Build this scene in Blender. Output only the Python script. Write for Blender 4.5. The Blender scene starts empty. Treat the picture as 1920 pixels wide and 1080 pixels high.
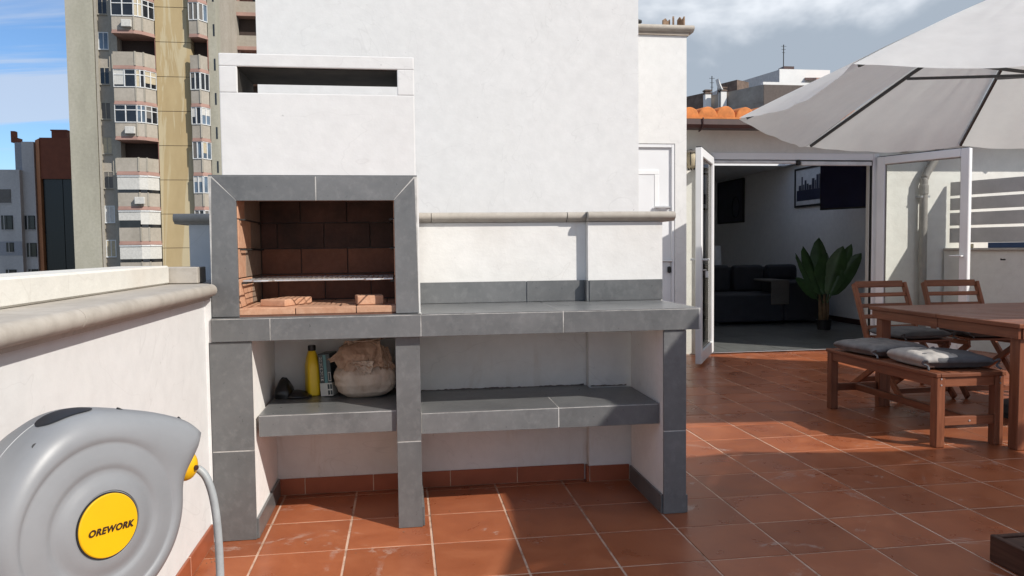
import bpy, bmesh, math, random
from mathutils import Vector, Matrix, noise as mnoise
random.seed(7)
S = bpy.context.scene
C = S.collection
PI = math.pi
# ------------------------------------------------------------------ camera
FPX = 1436.0
yaw, pitch, roll = 0.142238, 0.052258, -0.010823
cam_d = bpy.data.cameras.new('camera'); cam = bpy.data.objects.new('camera', cam_d); C.objects.link(cam)
cam_d.sensor_width = 36.0; cam_d.lens = FPX / 1920 * 36.0; cam_d.clip_start = 0.05; cam_d.clip_end = 3000
f0 = Vector((math.sin(yaw), math.cos(yaw), 0)); r0 = Vector((math.cos(yaw), -math.sin(yaw), 0)); u0 = Vector((0, 0, 1))
fw = f0 * math.cos(pitch) - u0 * math.sin(pitch); up = u0 * math.cos(pitch) + f0 * math.sin(pitch)
rt = r0 * math.cos(roll) + up * math.sin(roll); up2 = up * math.cos(roll) - r0 * math.sin(roll)
CAM = Vector((0, 0, 1.16))
m = Matrix(((rt.x, up2.x, -fw.x, CAM.x), (rt.y, up2.y, -fw.y, CAM.y), (rt.z, up2.z, -fw.z, CAM.z), (0, 0, 0, 1)))
cam.matrix_world = m
S.camera = cam
# ------------------------------------------------------------------ light
SUN = Vector((-1.07, 1.0, -1.11)).normalized()
sd = bpy.data.lights.new('sun', 'SUN'); sd.energy = 3.75; sd.angle = math.radians(0.53); sd.color = (1.0, 0.945, 0.865)
so = bpy.data.objects.new('sun', sd); C.objects.link(so)
so.rotation_euler = SUN.to_track_quat('-Z', 'Y').to_euler()
so.location = (6, -6, 12)
elev = math.asin(-SUN.z); azim = math.atan2(-SUN.x, -SUN.y)
S.view_settings.view_transform = 'Standard'; S.view_settings.look = 'None'
S.view_settings.exposure = 0.40; S.view_settings.gamma = 1.0; S.view_settings.use_curve_mapping = False
W = bpy.data.worlds.new('World'); S.world = W; W.use_nodes = True
nt = W.node_tree; nt.nodes.clear()
def wn(t, **k):
    n = nt.nodes.new(t)
    for a, b in k.items(): setattr(n, a, b)
    return n
def lk(a, b): nt.links.new(a, b)
out = wn('ShaderNodeOutputWorld'); bg = wn('ShaderNodeBackground'); bg.inputs[1].default_value = 0.145
sky = wn('ShaderNodeTexSky', sky_type='NISHITA', sun_disc=False, sun_elevation=elev, sun_rotation=azim, altitude=50, air_density=1.0, dust_density=0.4, ozone_density=2.0)
tc = wn('ShaderNodeTexCoord'); sep = wn('ShaderNodeSeparateXYZ'); lk(tc.outputs['Generated'], sep.inputs[0])
def mth(op, a, b=None, c=None, clamp=False):
    n = wn('ShaderNodeMath', operation=op); n.use_clamp = clamp
    for i, v in enumerate((a, b, c)):
        if v is None: continue
        if isinstance(v, (int, float)): n.inputs[i].default_value = v
        else: lk(v, n.inputs[i])
    return n.outputs[0]
den = mth('ADD', mth('MAXIMUM', sep.outputs[2], 0.0), 0.16)
px = mth('DIVIDE', sep.outputs[0], den); py = mth('DIVIDE', sep.outputs[1], den)
cmb = wn('ShaderNodeCombineXYZ'); lk(px, cmb.inputs[0]); lk(py, cmb.inputs[1])
def wnoise(vec, scale, det, rough, dist=0.0, off=(0, 0, 0), sc=(1, 1, 1)):
    mp = wn('ShaderNodeMapping'); mp.inputs['Location'].default_value = off; mp.inputs['Scale'].default_value = sc
    lk(vec, mp.inputs[0])
    n = wn('ShaderNodeTexNoise'); n.inputs['Scale'].default_value = scale; n.inputs['Detail'].default_value = det
    n.inputs['Roughness'].default_value = rough; n.inputs['Distortion'].default_value = dist
    lk(mp.outputs[0], n.inputs['Vector']); return n.outputs[0]
def mrange(v, a, b, c, d):
    n = wn('ShaderNodeMapRange'); n.interpolation_type = 'SMOOTHSTEP'
    lk(v, n.inputs[0])
    for i, q in enumerate((a, b, c, d)): n.inputs[i + 1].default_value = q
    return n.outputs[0]
n1 = wnoise(cmb.outputs[0], 0.9, 7, 0.58, 0.3, (3.1, 1.7, 0), (1, 1, 1))
n2 = wnoise(cmb.outputs[0], 1.0, 6, 0.6, 0.6, (12.3, 0.4, 0), (0.35, 2.2, 1))
# cloud bank thickens towards +X (a front coming in), streaks everywhere
bank = mrange(mth('ADD', n1, mth('MULTIPLY', sep.outputs[0], 0.55)), 0.46, 0.60, 0.0, 1.0)
streak = mth('MULTIPLY', mrange(n2, 0.45, 0.60, 0.0, 1.0), 0.72)
fac = mth('MAXIMUM', bank, streak, clamp=True)
n3 = wnoise(tc.outputs['Generated'], 3.2, 6, 0.52, 0.25, (1.3, 5.2, 2.0), (1, 1, 1.5))
ccol = wn('ShaderNodeMixRGB'); lk(mrange(n3, 0.49, 0.66, 0.0, 1.0), ccol.inputs[0])
ccol.inputs[1].default_value = (2.15, 2.5, 2.95, 1); ccol.inputs[2].default_value = (5.6, 5.8, 6.1, 1)
# thin streaks are white
mx0 = wn('ShaderNodeMixRGB'); lk(bank, mx0.inputs[0]); mx0.inputs[1].default_value = (3.2, 3.6, 4.3, 1); lk(ccol.outputs[0], mx0.inputs[2])
mx = wn('ShaderNodeMixRGB'); lk(fac, mx.inputs[0]); tn = wn('ShaderNodeMixRGB', blend_type='MULTIPLY'); tn.inputs[0].default_value = 1.0; tn.inputs[2].default_value = (0.46, 0.58, 0.72, 1); lk(sky.outputs[0], tn.inputs[1]); lk(tn.outputs[0], mx.inputs[1]); lk(mx0.outputs[0], mx.inputs[2])
lk(mx.outputs[0], bg.inputs[0]); lk(bg.outputs[0], out.inputs[0])
S.render.engine = 'CYCLES'
S.cycles.max_bounces = 8; S.cycles.transparent_max_bounces = 12

# ------------------------------------------------------------------ materials
M = {}
class NT:
    def __init__(s, name):
        s.m = bpy.data.materials.new(name); s.m.use_nodes = True; s.t = s.m.node_tree
        s.b = s.t.nodes['Principled BSDF']; M[name] = s.m
        s.tc = s.n('ShaderNodeTexCoord')
    def n(s, t, **k):
        n = s.t.nodes.new(t)
        for a, b in k.items(): setattr(n, a, b)
        return n
    def l(s, a, b): s.t.links.new(a, b)
    def noise(s, scale, det=5, rough=0.55, sc=(1, 1, 1), dist=0.0, off=(0, 0, 0), src='Object', rnd=False):
        mp = s.n('ShaderNodeMapping'); mp.inputs['Scale'].default_value = sc; mp.inputs['Location'].default_value = off
        if src == 'Position': s.l(s.n('ShaderNodeNewGeometry').outputs['Position'], mp.inputs[0])
        else: s.l(s.tc.outputs[src], mp.inputs[0])
        n = s.n('ShaderNodeTexNoise'); n.inputs['Scale'].default_value = scale; n.inputs['Detail'].default_value = det
        n.inputs['Roughness'].default_value = rough; n.inputs['Distortion'].default_value = dist
        if rnd:
            n.noise_dimensions = '4D'; oi = s.n('ShaderNodeObjectInfo')
            mu = s.n('ShaderNodeMath', operation='MULTIPLY'); mu.inputs[1].default_value = 40; s.l(oi.outputs['Random'], mu.inputs[0]); s.l(mu.outputs[0], n.inputs['W'])
        s.l(mp.outputs[0], n.inputs['Vector']); return n.outputs[0]
    def ramp(s, v, *stops):
        r = s.n('ShaderNodeValToRGB'); e = r.color_ramp.elements
        while len(e) > 1: e.remove(e[0])
        for i, (p, c) in enumerate(stops):
            if not isinstance(c, tuple): c = (c, c, c)
            c = tuple(c) + (1,)
            if i == 0: e[0].position = p; e[0].color = c
            else: q = e.new(p); q.color = c
        s.l(v, r.inputs[0]); return r.outputs[0]
    def mix(s, f, a, b, mode='MIX'):
        n = s.n('ShaderNodeMixRGB', blend_type=mode)
        for i, v in enumerate((f, a, b)):
            if isinstance(v, (int, float)): n.inputs[i].default_value = v if i == 0 else (v, v, v, 1)
            elif isinstance(v, tuple): n.inputs[i].default_value = v + (1,)
            else: s.l(v, n.inputs[i])
        return n.outputs[0]
    def col(s, v):
        if isinstance(v, tuple): s.b.inputs['Base Color'].default_value = v + (1,)
        else: s.l(v, s.b.inputs['Base Color'])
    def rough(s, v):
        if isinstance(v, (int, float)): s.b.inputs['Roughness'].default_value = v
        else: s.l(v, s.b.inputs['Roughness'])
    def bump(s, v, strength=0.3, dist=0.002, prev=None):
        n = s.n('ShaderNodeBump'); n.inputs['Strength'].default_value = strength; n.inputs['Distance'].default_value = dist
        s.l(v, n.inputs['Height'])
        if prev is not None: s.l(prev, n.inputs['Normal'])
        s.l(n.outputs[0], s.b.inputs['Normal']); return n.outputs[0]
    def rnd(s): return s.n('ShaderNodeObjectInfo').outputs['Random']

def plaster(name, c=(0.80, 0.80, 0.78), dirt=(0.62, 0.58, 0.52), amt=0.25, rough=0.85, bump=0.5):
    k = NT(name)
    a = k.noise(1.3, 6, 0.6, src='Position'); b = k.noise(14, 4, 0.6, src='Position')
    f = k.ramp(a, (0.45, 0.0), (0.75, amt)); c1 = k.mix(f, c, dirt)
    g = k.ramp(b, (0.3, 0.95), (0.7, 1.03))
    sp = k.noise(34, 2, 0.5, src='Position', off=(7, 3, 1)); cr = k.noise(1.1, 3, 0.5, src='Position', off=(2, 9, 4), dist=2.5)
    c2 = k.mix(1.0, c1, g, 'MULTIPLY'); c2 = k.mix(k.ramp(sp, (0.765, 0.0), (0.80, 0.55)), c2, tuple(x * 0.55 for x in dirt))
    c2 = k.mix(k.ramp(cr, (0.4975, 0.0), (0.5, 0.14), (0.5025, 0.0)), c2, tuple(x * 0.5 for x in dirt))
    k.col(c2); k.rough(rough)
    p = k.bump(k.noise(3.5, 5, 0.6, src='Position', sc=(1, 1, 1.4)), bump, 0.012)
    k.bump(k.noise(55, 4, 0.65, src='Position'), bump * 0.6, 0.0025, p)
    return k
plaster('white_plaster', (0.665, 0.665, 0.66), (0.60, 0.595, 0.58), 0.16, bump=0.26)
plaster('white_plaster_worn', (0.685, 0.675, 0.655), (0.52, 0.475, 0.42), 0.45, bump=0.4)
k = M['white_plaster_worn']; kk = NT.__new__(NT); kk.m = k; kk.t = k.node_tree; kk.b = kk.t.nodes['Principled BSDF']; kk.tc = kk.n('ShaderNodeTexCoord')
src_ = kk.b.inputs['Base Color'].links[0].from_socket
st_ = kk.noise(5.5, 6, 0.7, src='Position', sc=(1, 1, 0.16), dist=0.5, off=(3.3, 0, 0)); bl_ = kk.noise(2.3, 5, 0.6, src='Position', off=(0.4, 1, 2))
kk.col(kk.mix(kk.mix(1.0, kk.ramp(st_, (0.55, 0.0), (0.72, 0.55)), kk.ramp(bl_, (0.42, 0.0), (0.6, 1.0)), 'MULTIPLY'), src_, (0.42, 0.33, 0.24)))
plaster('bay_plaster', (0.78, 0.765, 0.745), (0.58, 0.51, 0.43), 0.5, bump=0.4)  # paler copy of the wall plaster, to lift the shaded bays
plaster('house_plaster', (0.68, 0.675, 0.64), (0.54, 0.51, 0.46), 0.4, bump=0.6)
plaster('room_plaster', (0.80, 0.80, 0.80), (0.74, 0.74, 0.74), 0.2, bump=0.2)
plaster('kerb_plaster', (0.64, 0.62, 0.57), (0.52, 0.44, 0.36), 0.6)
# cast-stone coping
k = NT('cast_stone'); a = k.noise(2.2, 6, 0.65, src='Position'); b = k.noise(18, 5, 0.7, src='Position')
k.col(k.mix(k.ramp(b, (0.45, 0.0), (0.75, 0.5)), k.ramp(a, (0.25, (0.31, 0.28, 0.24)), (0.6, (0.42, 0.385, 0.34)), (0.85, (0.50, 0.47, 0.425))), (0.24, 0.21, 0.175)))
k.rough(0.8); k.bump(b, 0.35, 0.003)
k = NT('cast_stone_dark'); a = k.noise(4, 6, 0.65, src='Position')
k.col(k.ramp(a, (0.3, (0.20, 0.17, 0.14)), (0.7, (0.36, 0.31, 0.26)))); k.rough(0.85); k.bump(k.noise(30, 4, src='Position'), 0.4, 0.003)
# grey porcelain tile
k = NT('grey_tile')
a = k.noise(4.5, 8, 0.68, src='Position', dist=0.25, rnd=True); b = k.noise(34, 5, 0.7, src='Position', sc=(1, 1, 0.8), rnd=True)
c1 = k.ramp(a, (0.26, (0.088, 0.090, 0.092)), (0.46, (0.126, 0.129, 0.131)), (0.60, (0.145, 0.147, 0.149)), (0.74, (0.195, 0.197, 0.198)))
c2 = k.mix(k.ramp(b, (0.50, 0.0), (0.72, 0.36)), c1, (0.24, 0.24, 0.24))
v = k.ramp(k.rnd(), (0.0, 0.80), (1.0, 1.10))
k.col(k.mix(1.0, c2, v, 'MULTIPLY')); k.rough(k.ramp(b, (0.3, 0.26), (0.7, 0.38))); k.bump(b, 0.15, 0.0008); k.b.inputs['Specular IOR Level'].default_value = 0.5
k = NT('grout_light'); a = k.noise(9, 6, 0.7, src='Position'); k.col(k.ramp(a, (0.36, (0.24, 0.235, 0.225)), (0.55, (0.46, 0.45, 0.43)), (0.7, (0.58, 0.57, 0.55)))); k.rough(0.9)
# terracotta floor
k = NT('terracotta')
a = k.noise(5.0, 6, 0.6, src='Position', dist=0.5, rnd=True); fine = k.noise(60, 4, 0.6, src='Position')
c1 = k.ramp(a, (0.25, (0.24, 0.069, 0.029)), (0.5, (0.305, 0.094, 0.040)), (0.75, (0.375, 0.131, 0.060)))
v = k.ramp(k.rnd(), (0.0, 0.82), (0.5, 1.0), (1.0, 1.13))
c1 = k.mix(1.0, c1, v, 'MULTIPLY')
sm = k.noise(1.9, 8, 0.7, src='Position', dist=1.6, off=(4.0, 2.0, 0)); sm2 = k.noise(9, 5, 0.6, src='Position')
msk = k.mix(1.0, k.ramp(sm, (0.60, 0.0), (0.63, 0.5), (0.67, 0.0)), k.ramp(sm2, (0.40, 0.0), (0.62, 1.0)), 'MULTIPLY')
k.col(k.mix(msk, c1, (0.50, 0.43, 0.38)))
k.rough(k.ramp(a, (0.3, 0.24), (0.7, 0.40))); k.bump(k.noise(14, 4, 0.6, src='Position'), 0.12, 0.0012)
k.b.inputs['Specular IOR Level'].default_value = 0.25
k = NT('terracotta_skirting'); a = k.noise(8, 5, src='Position', rnd=True); k.col(k.ramp(a, (0.3, (0.26, 0.070, 0.030)), (0.7, (0.34, 0.095, 0.042)))); k.rough(0.4)
k = NT('grout_pink'); a = k.noise(7, 6, 0.7, src='Position'); k.col(k.ramp(a, (0.34, (0.24, 0.13, 0.085)), (0.47, (0.50, 0.335, 0.245)), (0.7, (0.66, 0.48, 0.37)))); k.rough(0.9); k.bump(k.noise(90, 3, src='Position'), 0.3, 0.001)
# firebrick
def brick(name, c0, c1, soot_shade=0.0):
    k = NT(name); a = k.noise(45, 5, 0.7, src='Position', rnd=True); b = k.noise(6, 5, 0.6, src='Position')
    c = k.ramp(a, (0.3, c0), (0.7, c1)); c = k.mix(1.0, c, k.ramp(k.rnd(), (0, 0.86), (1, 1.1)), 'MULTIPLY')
    if soot_shade: c = k.mix(k.ramp(b, (0.3, soot_shade), (0.7, soot_shade * 0.6)), c, (0.02, 0.017, 0.015))  # near-black mix: sooty film plus painted firebox shade
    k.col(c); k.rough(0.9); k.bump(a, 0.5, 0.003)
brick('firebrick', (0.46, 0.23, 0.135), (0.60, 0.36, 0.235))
brick('firebrick_back', (0.30, 0.115, 0.065), (0.38, 0.165, 0.10), 0.62)  # sooty, with the shade at the back painted in
brick('firebrick_side', (0.36, 0.25, 0.18), (0.48, 0.36, 0.27), 0.45)  # bricks behind the front ones: sooty, and darkened for their shade
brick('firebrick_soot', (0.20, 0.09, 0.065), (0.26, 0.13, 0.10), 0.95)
def simple(name, c, rough=0.5, metal=0.0, var=0.12, scale=8, bump=0.0, bs=40, src='Object', spec=None, rnd=False):
    k = NT(name); a = k.noise(scale, 5, 0.6, src=src, rnd=rnd)
    lo = tuple(x * (1 - var) for x in c); hi = tuple(min(1, x * (1 + var)) for x in c)
    k.col(k.ramp(a, (0.3, lo), (0.7, hi))); k.rough(rough); k.b.inputs['Metallic'].default_value = metal
    if bump: k.bump(k.noise(bs, 4, 0.6, src=src), bump, 0.002)
    if spec is not None: k.b.inputs['Specular IOR Level'].default_value = spec
    return k
simple('soot_shade', (0.022, 0.018, 0.014), 0.95, 0, 0.5, 12)
simple('steel_wire', (0.72, 0.72, 0.71), 0.38, 0.7, 0.15)
simple('black_iron', (0.02, 0.018, 0.016), 0.7)
simple('steel', (0.55, 0.55, 0.56), 0.3, 0.9)
simple('white_pvc', (0.76, 0.77, 0.78), 0.35, 0, 0.04, 3)
simple('white_door', (0.68, 0.69, 0.71), 0.45, 0, 0.04, 3)
simple('rubber_black', (0.012, 0.012, 0.012), 0.6)
simple('gutter_brown', (0.045, 0.018, 0.016), 0.45, 0, 0.2)
simple('pipe_grey', (0.24, 0.225, 0.21), 0.5, 0, 0.15)
simple('canopy_pole', (0.075, 0.077, 0.08), 0.4, 0.3)
simple('reel_grey', (0.225, 0.235, 0.25), 0.42, 0, 0.10, 5, 0.05, 120)
simple('reel_dark', (0.015, 0.015, 0.017), 0.5)
simple('reel_yellow', (0.70, 0.40, 0.006), 0.30, 0, 0.06, 6)
simple('hose_grey', (0.30, 0.32, 0.33), 0.45, 0, 0.15, 30)
simple('print_black', (0.03, 0.012, 0.008), 0.5)
simple('bottle_yellow', (0.78, 0.52, 0.015), 0.35, 0, 0.06)
simple('cap_black', (0.01, 0.01, 0.01), 0.4)
simple('pack_navy', (0.015, 0.028, 0.035), 0.35); simple('pack_teal', (0.06, 0.20, 0.22), 0.35); simple('pack_white', (0.55, 0.54, 0.5), 0.4, var=0.2)
simple('black_bag', (0.012, 0.012, 0.013), 0.35, bump=0.6, bs=18)
simple('cushion_dark', (0.095, 0.097, 0.105), 0.95, 0, 0.25, 14, 0.5, 90, rnd=True)
simple('cushion_mid', (0.17, 0.165, 0.165), 0.95, 0, 0.25, 14, 0.5, 90)
simple('cushion_light', (0.37, 0.35, 0.33), 0.95, 0, 0.2, 14, 0.5, 90)
simple('sofa_navy', (0.035, 0.037, 0.045), 0.95, bump=0.4); simple('throw_grey', (0.12, 0.11, 0.10), 0.95, bump=0.5)
simple('leaf_green', (0.055, 0.12, 0.038), 0.4, 0, 0.3, 6); simple('stem_brown', (0.16, 0.10, 0.05), 0.8, 0, 0.3, 20)
simple('pot_black', (0.012, 0.012, 0.012), 0.5)
simple('lamp_white', (0.6, 0.6, 0.6), 0.8); simple('picture_dark', (0.02, 0.025, 0.05), 0.4, 0, 0.5, 6)
simple('screen', (0.010, 0.013, 0.045), 0.15)
simple('room_tile', (0.13, 0.135, 0.13), 0.42, 0, 0.25, 3, src='Position', rnd=True)
simple('fence_grey', (0.44, 0.43, 0.415), 0.6, 0, 0.12, 5)
simple('blue_plastic', (0.02, 0.05, 0.14), 0.5); simple('straw_block', (0.6, 0.5, 0.3), 0.8)
simple('roof_orange', (0.56, 0.19, 0.05), 0.8, 0, 0.25, 14, 0.4, 40, rnd=True)
simple('old_tile', (0.22, 0.145, 0.095), 0.9, 0, 0.4, 20)
simple('ground_grey', (0.12, 0.12, 0.115), 0.95, 0, 0.2, 0.05)
simple('glass_dark', (0.018, 0.02, 0.024), 0.08, 0, 0.3, 2)
simple('glass_blue', (0.10, 0.14, 0.19), 0.1, 0, 0.5, 0.8)
simple('alu_white', (0.62, 0.63, 0.63), 0.4)
simple('shutter_white', (0.52, 0.51, 0.48), 0.6); simple('shutter_beige', (0.42, 0.36, 0.25), 0.7); simple('shutter_grey', (0.13, 0.12, 0.11), 0.7)
simple('pink_band', (0.345, 0.215, 0.18), 0.85, 0, 0.12, 1.5)
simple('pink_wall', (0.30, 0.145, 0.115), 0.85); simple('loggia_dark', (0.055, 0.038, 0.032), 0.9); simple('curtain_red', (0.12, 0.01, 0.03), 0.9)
def concrete(name, c0, c1, c2, zs=0.25):
    k = NT(name); a = k.noise(0.55, 6, 0.65, src='Position', sc=(1, 1, zs)); b = k.noise(5, 5, 0.65, src='Position')
    c = k.ramp(a, (0.3, c0), (0.52, c1), (0.75, c2)); k.col(k.mix(1.0, c, k.ramp(b, (0.3, 0.88), (0.7, 1.06)), 'MULTIPLY')); k.rough(0.92)
    k.bump(b, 0.3, 0.02); return k
concrete('tower_concrete', (0.29, 0.275, 0.225), (0.36, 0.345, 0.28), (0.42, 0.40, 0.335))
concrete('tower_panel', (0.30, 0.27, 0.225), (0.36, 0.325, 0.275), (0.42, 0.38, 0.33), 0.8)
concrete('tower_pilaster', (0.29, 0.26, 0.215), (0.36, 0.33, 0.275), (0.42, 0.385, 0.33), 0.05)
k = NT('tower_ochre'); a = k.noise(0.9, 5, 0.6, src='Position', sc=(1, 1, 0.35)); b = k.noise(0.5, 5, 0.65, src='Position', sc=(1.5, 1, 0.10), dist=1.2, off=(2.3, 0, 0.4))
c = k.ramp(a, (0.3, (0.38, 0.285, 0.15)), (0.7, (0.45, 0.35, 0.195))); k.col(k.mix(k.ramp(b, (0.50, 0.0), (0.53, 0.75)), c, (0.50, 0.43, 0.285))); k.rough(0.92)
concrete('block_grey', (0.38, 0.365, 0.36), (0.44, 0.425, 0.42), (0.50, 0.485, 0.475))
simple('block_blue', (0.27, 0.275, 0.30), 0.9)
simple('block_orange', (0.36, 0.14, 0.055), 0.9, 0, 0.12, 0.6, src='Position'); simple('block_brick', (0.17, 0.052, 0.028), 0.9, 0, 0.12, 2, src='Position')
simple('curtain_glass', (0.008, 0.009, 0.010), 0.25)
concrete('old_concrete', (0.24, 0.205, 0.175), (0.34, 0.30, 0.26), (0.44, 0.39, 0.34), 1)
simple('brown_brick', (0.14, 0.10, 0.08), 0.95, 0, 0.4, 3, src='Position'); simple('render_white', (0.74, 0.73, 0.71), 0.9, 0, 0.06, 1)
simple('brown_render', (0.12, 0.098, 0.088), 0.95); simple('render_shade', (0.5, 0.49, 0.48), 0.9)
# wood
def wood(name, c0, c1, c2, rough=0.45, ax=(1, 14, 14)):
    k = NT(name); a = k.noise(3.0, 6, 0.65, sc=ax, dist=0.8, rnd=True); b = k.noise(30, 3, 0.6, sc=ax)
    c = k.ramp(a, (0.28, c0), (0.5, c1), (0.74, c2)); k.col(k.mix(1.0, c, k.ramp(k.rnd(), (0, 0.85), (1, 1.15)), 'MULTIPLY')); k.rough(rough); k.bump(b, 0.15, 0.001); k.b.inputs['Specular IOR Level'].default_value = 0.3
wood('wood_y', (0.115, 0.036, 0.017), (0.175, 0.058, 0.027), (0.25, 0.092, 0.046), ax=(14, 1, 14))
wood('wood_x', (0.115, 0.036, 0.017), (0.175, 0.058, 0.027), (0.25, 0.092, 0.046), ax=(1, 14, 14))
wood('wood_z', (0.115, 0.036, 0.017), (0.175, 0.058, 0.027), (0.25, 0.092, 0.046), ax=(14, 14, 1))
wood('wood_top', (0.13, 0.052, 0.034), (0.20, 0.085, 0.06), (0.28, 0.13, 0.095), 0.38, ax=(1, 14, 14))
wood('wood_dark', (0.035, 0.014, 0.009), (0.062, 0.026, 0.016), (0.10, 0.046, 0.03), 0.6, ax=(14, 1, 14))
# fabric canopy: thin cloth that lets light through
k = NT('canopy'); t = k.t; a = k.noise(9, 5, 0.6); col = k.ramp(a, (0.3, (0.72, 0.725, 0.72)), (0.7, (0.80, 0.805, 0.80)))
df = k.n('ShaderNodeBsdfDiffuse'); tl = k.n('ShaderNodeBsdfTranslucent'); ms = k.n('ShaderNodeMixShader'); ms.inputs[0].default_value = 0.42
k.l(col, df.inputs[0]); tl.inputs[0].default_value = (0.76, 0.78, 0.75, 1)
k.l(df.outputs[0], ms.inputs[1]); k.l(tl.outputs[0], ms.inputs[2]); k.l(ms.outputs[0], t.nodes['Material Output'].inputs[0])
# clear glass pane
k = NT('glass_clear'); t = k.t; tr = k.n('ShaderNodeBsdfTransparent'); gl = k.n('ShaderNodeBsdfGlossy'); gl.inputs['Roughness'].default_value = 0.02
fr = k.n('ShaderNodeFresnel'); fr.inputs[0].default_value = 1.28; ms = k.n('ShaderNodeMixShader'); tr.inputs[0].default_value = (0.95, 0.96, 0.95, 1)
k.l(fr.outputs[0], ms.inputs[0]); k.l(tr.outputs[0], ms.inputs[1]); k.l(gl.outputs[0], ms.inputs[2]); k.l(ms.outputs[0], t.nodes['Material Output'].inputs[0])
# kraft paper bag
k = NT('kraft_paper'); a = k.noise(9, 6, 0.65, dist=0.6); b = k.noise(24, 4, 0.6)
c = k.ramp(a, (0.28, (0.20, 0.11, 0.065)), (0.5, (0.36, 0.24, 0.165)), (0.72, (0.50, 0.40, 0.32))); k.col(c); k.rough(0.75); k.bump(b, 0.5, 0.006)

k = NT('kraft_pale'); a = k.noise(7, 6, 0.65, dist=0.6); b = k.noise(24, 4, 0.6)
c = k.ramp(a, (0.30, (0.30, 0.20, 0.14)), (0.45, (0.48, 0.38, 0.30)), (0.7, (0.60, 0.52, 0.44))); k.col(c); k.rough(0.75); k.bump(b, 0.4, 0.005)
# ------------------------------------------------------------------ mesh helpers
class MB:
    def __init__(s): s.v = []; s.f = []
    def add(s, vs, fs):
        o = len(s.v); s.v += [tuple(v) for v in vs]; s.f += [tuple(i + o for i in f) for f in fs]; return s
    def box(s, x0, x1, y0, y1, z0, z1):
        vs = [(x, y, z) for z in (z0, z1) for y in (y0, y1) for x in (x0, x1)]
        return s.add(vs, [(0, 2, 3, 1), (4, 5, 7, 6), (0, 1, 5, 4), (2, 6, 7, 3), (0, 4, 6, 2), (1, 3, 7, 5)])
    def seg(s, a, b, w, h, upv=(0, 0, 1)):           # square bar from a to b, width w (sideways), h (up)
        a = Vector(a); b = Vector(b); d = (b - a).normalized(); upv = Vector(upv)
        sd_ = d.cross(upv)
        if sd_.length < 1e-5: sd_ = d.cross(Vector((1, 0, 0)))
        sd_.normalize(); u = sd_.cross(d).normalized()
        vs = [p + sd_ * (i * w / 2) + u * (j * h / 2) for p in (a, b) for i, j in ((-1, -1), (1, -1), (1, 1), (-1, 1))]
        return s.add(vs, [(0, 1, 2, 3), (4, 7, 6, 5), (0, 4, 5, 1), (1, 5, 6, 2), (2, 6, 7, 3), (3, 7, 4, 0)])
    def prism(s, pts, axis, a, b):                   # polygon (2-D, ccw or cw) extruded along an axis
        def mk(p, w): return {'x': (w, p[0], p[1]), 'y': (p[0], w, p[1]), 'z': (p[0], p[1], w)}[axis]
        n = len(pts); vs = [mk(p, a) for p in pts] + [mk(p, b) for p in pts]
        return s.add(vs, [tuple(range(n)), tuple(range(2 * n - 1, n - 1, -1))] + [(i, i + n, (i + 1) % n + n, (i + 1) % n) for i in range(n)])
    def tube(s, pts, r, n=10, closed=False):
        pts = [Vector(p) for p in pts]; rs = r if isinstance(r, (list, tuple)) else [r] * len(pts); L = len(pts); vs = []
        nrm = None
        for i, p in enumerate(pts):
            if closed: d = pts[(i + 1) % L] - pts[i - 1]
            else: d = pts[min(i + 1, L - 1)] - pts[max(i - 1, 0)]
            d.normalize()
            if nrm is None:
                nrm = d.orthogonal().normalized()
            nrm = (nrm - d * nrm.dot(d)).normalized(); bn = d.cross(nrm)
            vs += [p + (nrm * math.cos(2 * PI * j / n) + bn * math.sin(2 * PI * j / n)) * rs[i] for j in range(n)]
        fs = []
        for i in range(L if closed else L - 1):
            k2 = (i + 1) % L
            fs += [(i * n + j, i * n + (j + 1) % n, k2 * n + (j + 1) % n, k2 * n + j) for j in range(n)]
        if not closed: fs += [tuple(range(n - 1, -1, -1)), tuple((L - 1) * n + j for j in range(n))]
        return s.add(vs, fs)
    def lathe(s, prof, n=24, c=(0, 0, 0)):           # prof: (r,z)
        vs = [(c[0] + r * math.cos(2 * PI * j / n), c[1] + r * math.sin(2 * PI * j / n), c[2] + z) for r, z in prof for j in range(n)]
        fs = [(i * n + j, i * n + (j + 1) % n, (i + 1) * n + (j + 1) % n, (i + 1) * n + j) for i in range(len(prof) - 1) for j in range(n)]
        fs += [tuple(range(n - 1, -1, -1)), tuple((len(prof) - 1) * n + j for j in range(n))]
        return s.add(vs, fs)
    def wall(s, p0, p1, z0, z1, t):                  # upright slab along a plan segment; t = thickness to the left of p0->p1
        p0 = Vector(p0); p1 = Vector(p1); d = (p1 - p0).normalized(); nn = Vector((-d.y, d.x)) * t
        q = [p0, p1, p1 + nn, p0 + nn]
        return s.prism([(a.x, a.y) for a in q], 'z', z0, z1)
    def mesh(s, name, bevel=0.0, seg=1, smooth=False):
        me = bpy.data.meshes.new(name); me.from_pydata([tuple(v) for v in s.v], [], s.f)
        bm = bmesh.new(); bm.from_mesh(me); bmesh.ops.recalc_face_normals(bm, faces=bm.faces)
        if bevel > 0:
            ed = [e for e in bm.edges if len(e.link_faces) == 2 and e.calc_face_angle(0) > 0.5]
            bmesh.ops.bevel(bm, geom=ed, offset=bevel, segments=seg, affect='EDGES', profile=0.6)
        bm.to_mesh(me); bm.free()
        if smooth:
            for p in me.polygons: p.use_smooth = True
        return me
def link(name, me, mat, parent=None, loc=None, rot=None):
    o = bpy.data.objects.new(name, me); C.objects.link(o)
    if mat is not None and not me.materials: me.materials.append(M[mat])
    if parent is not None:
        o.parent = parent
        if loc is None:                              # built in world coordinates
            o.matrix_parent_inverse = parent_world(parent).inverted()
    if loc is not None: o.location = loc
    if rot is not None: o.rotation_euler = rot
    return o
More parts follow.
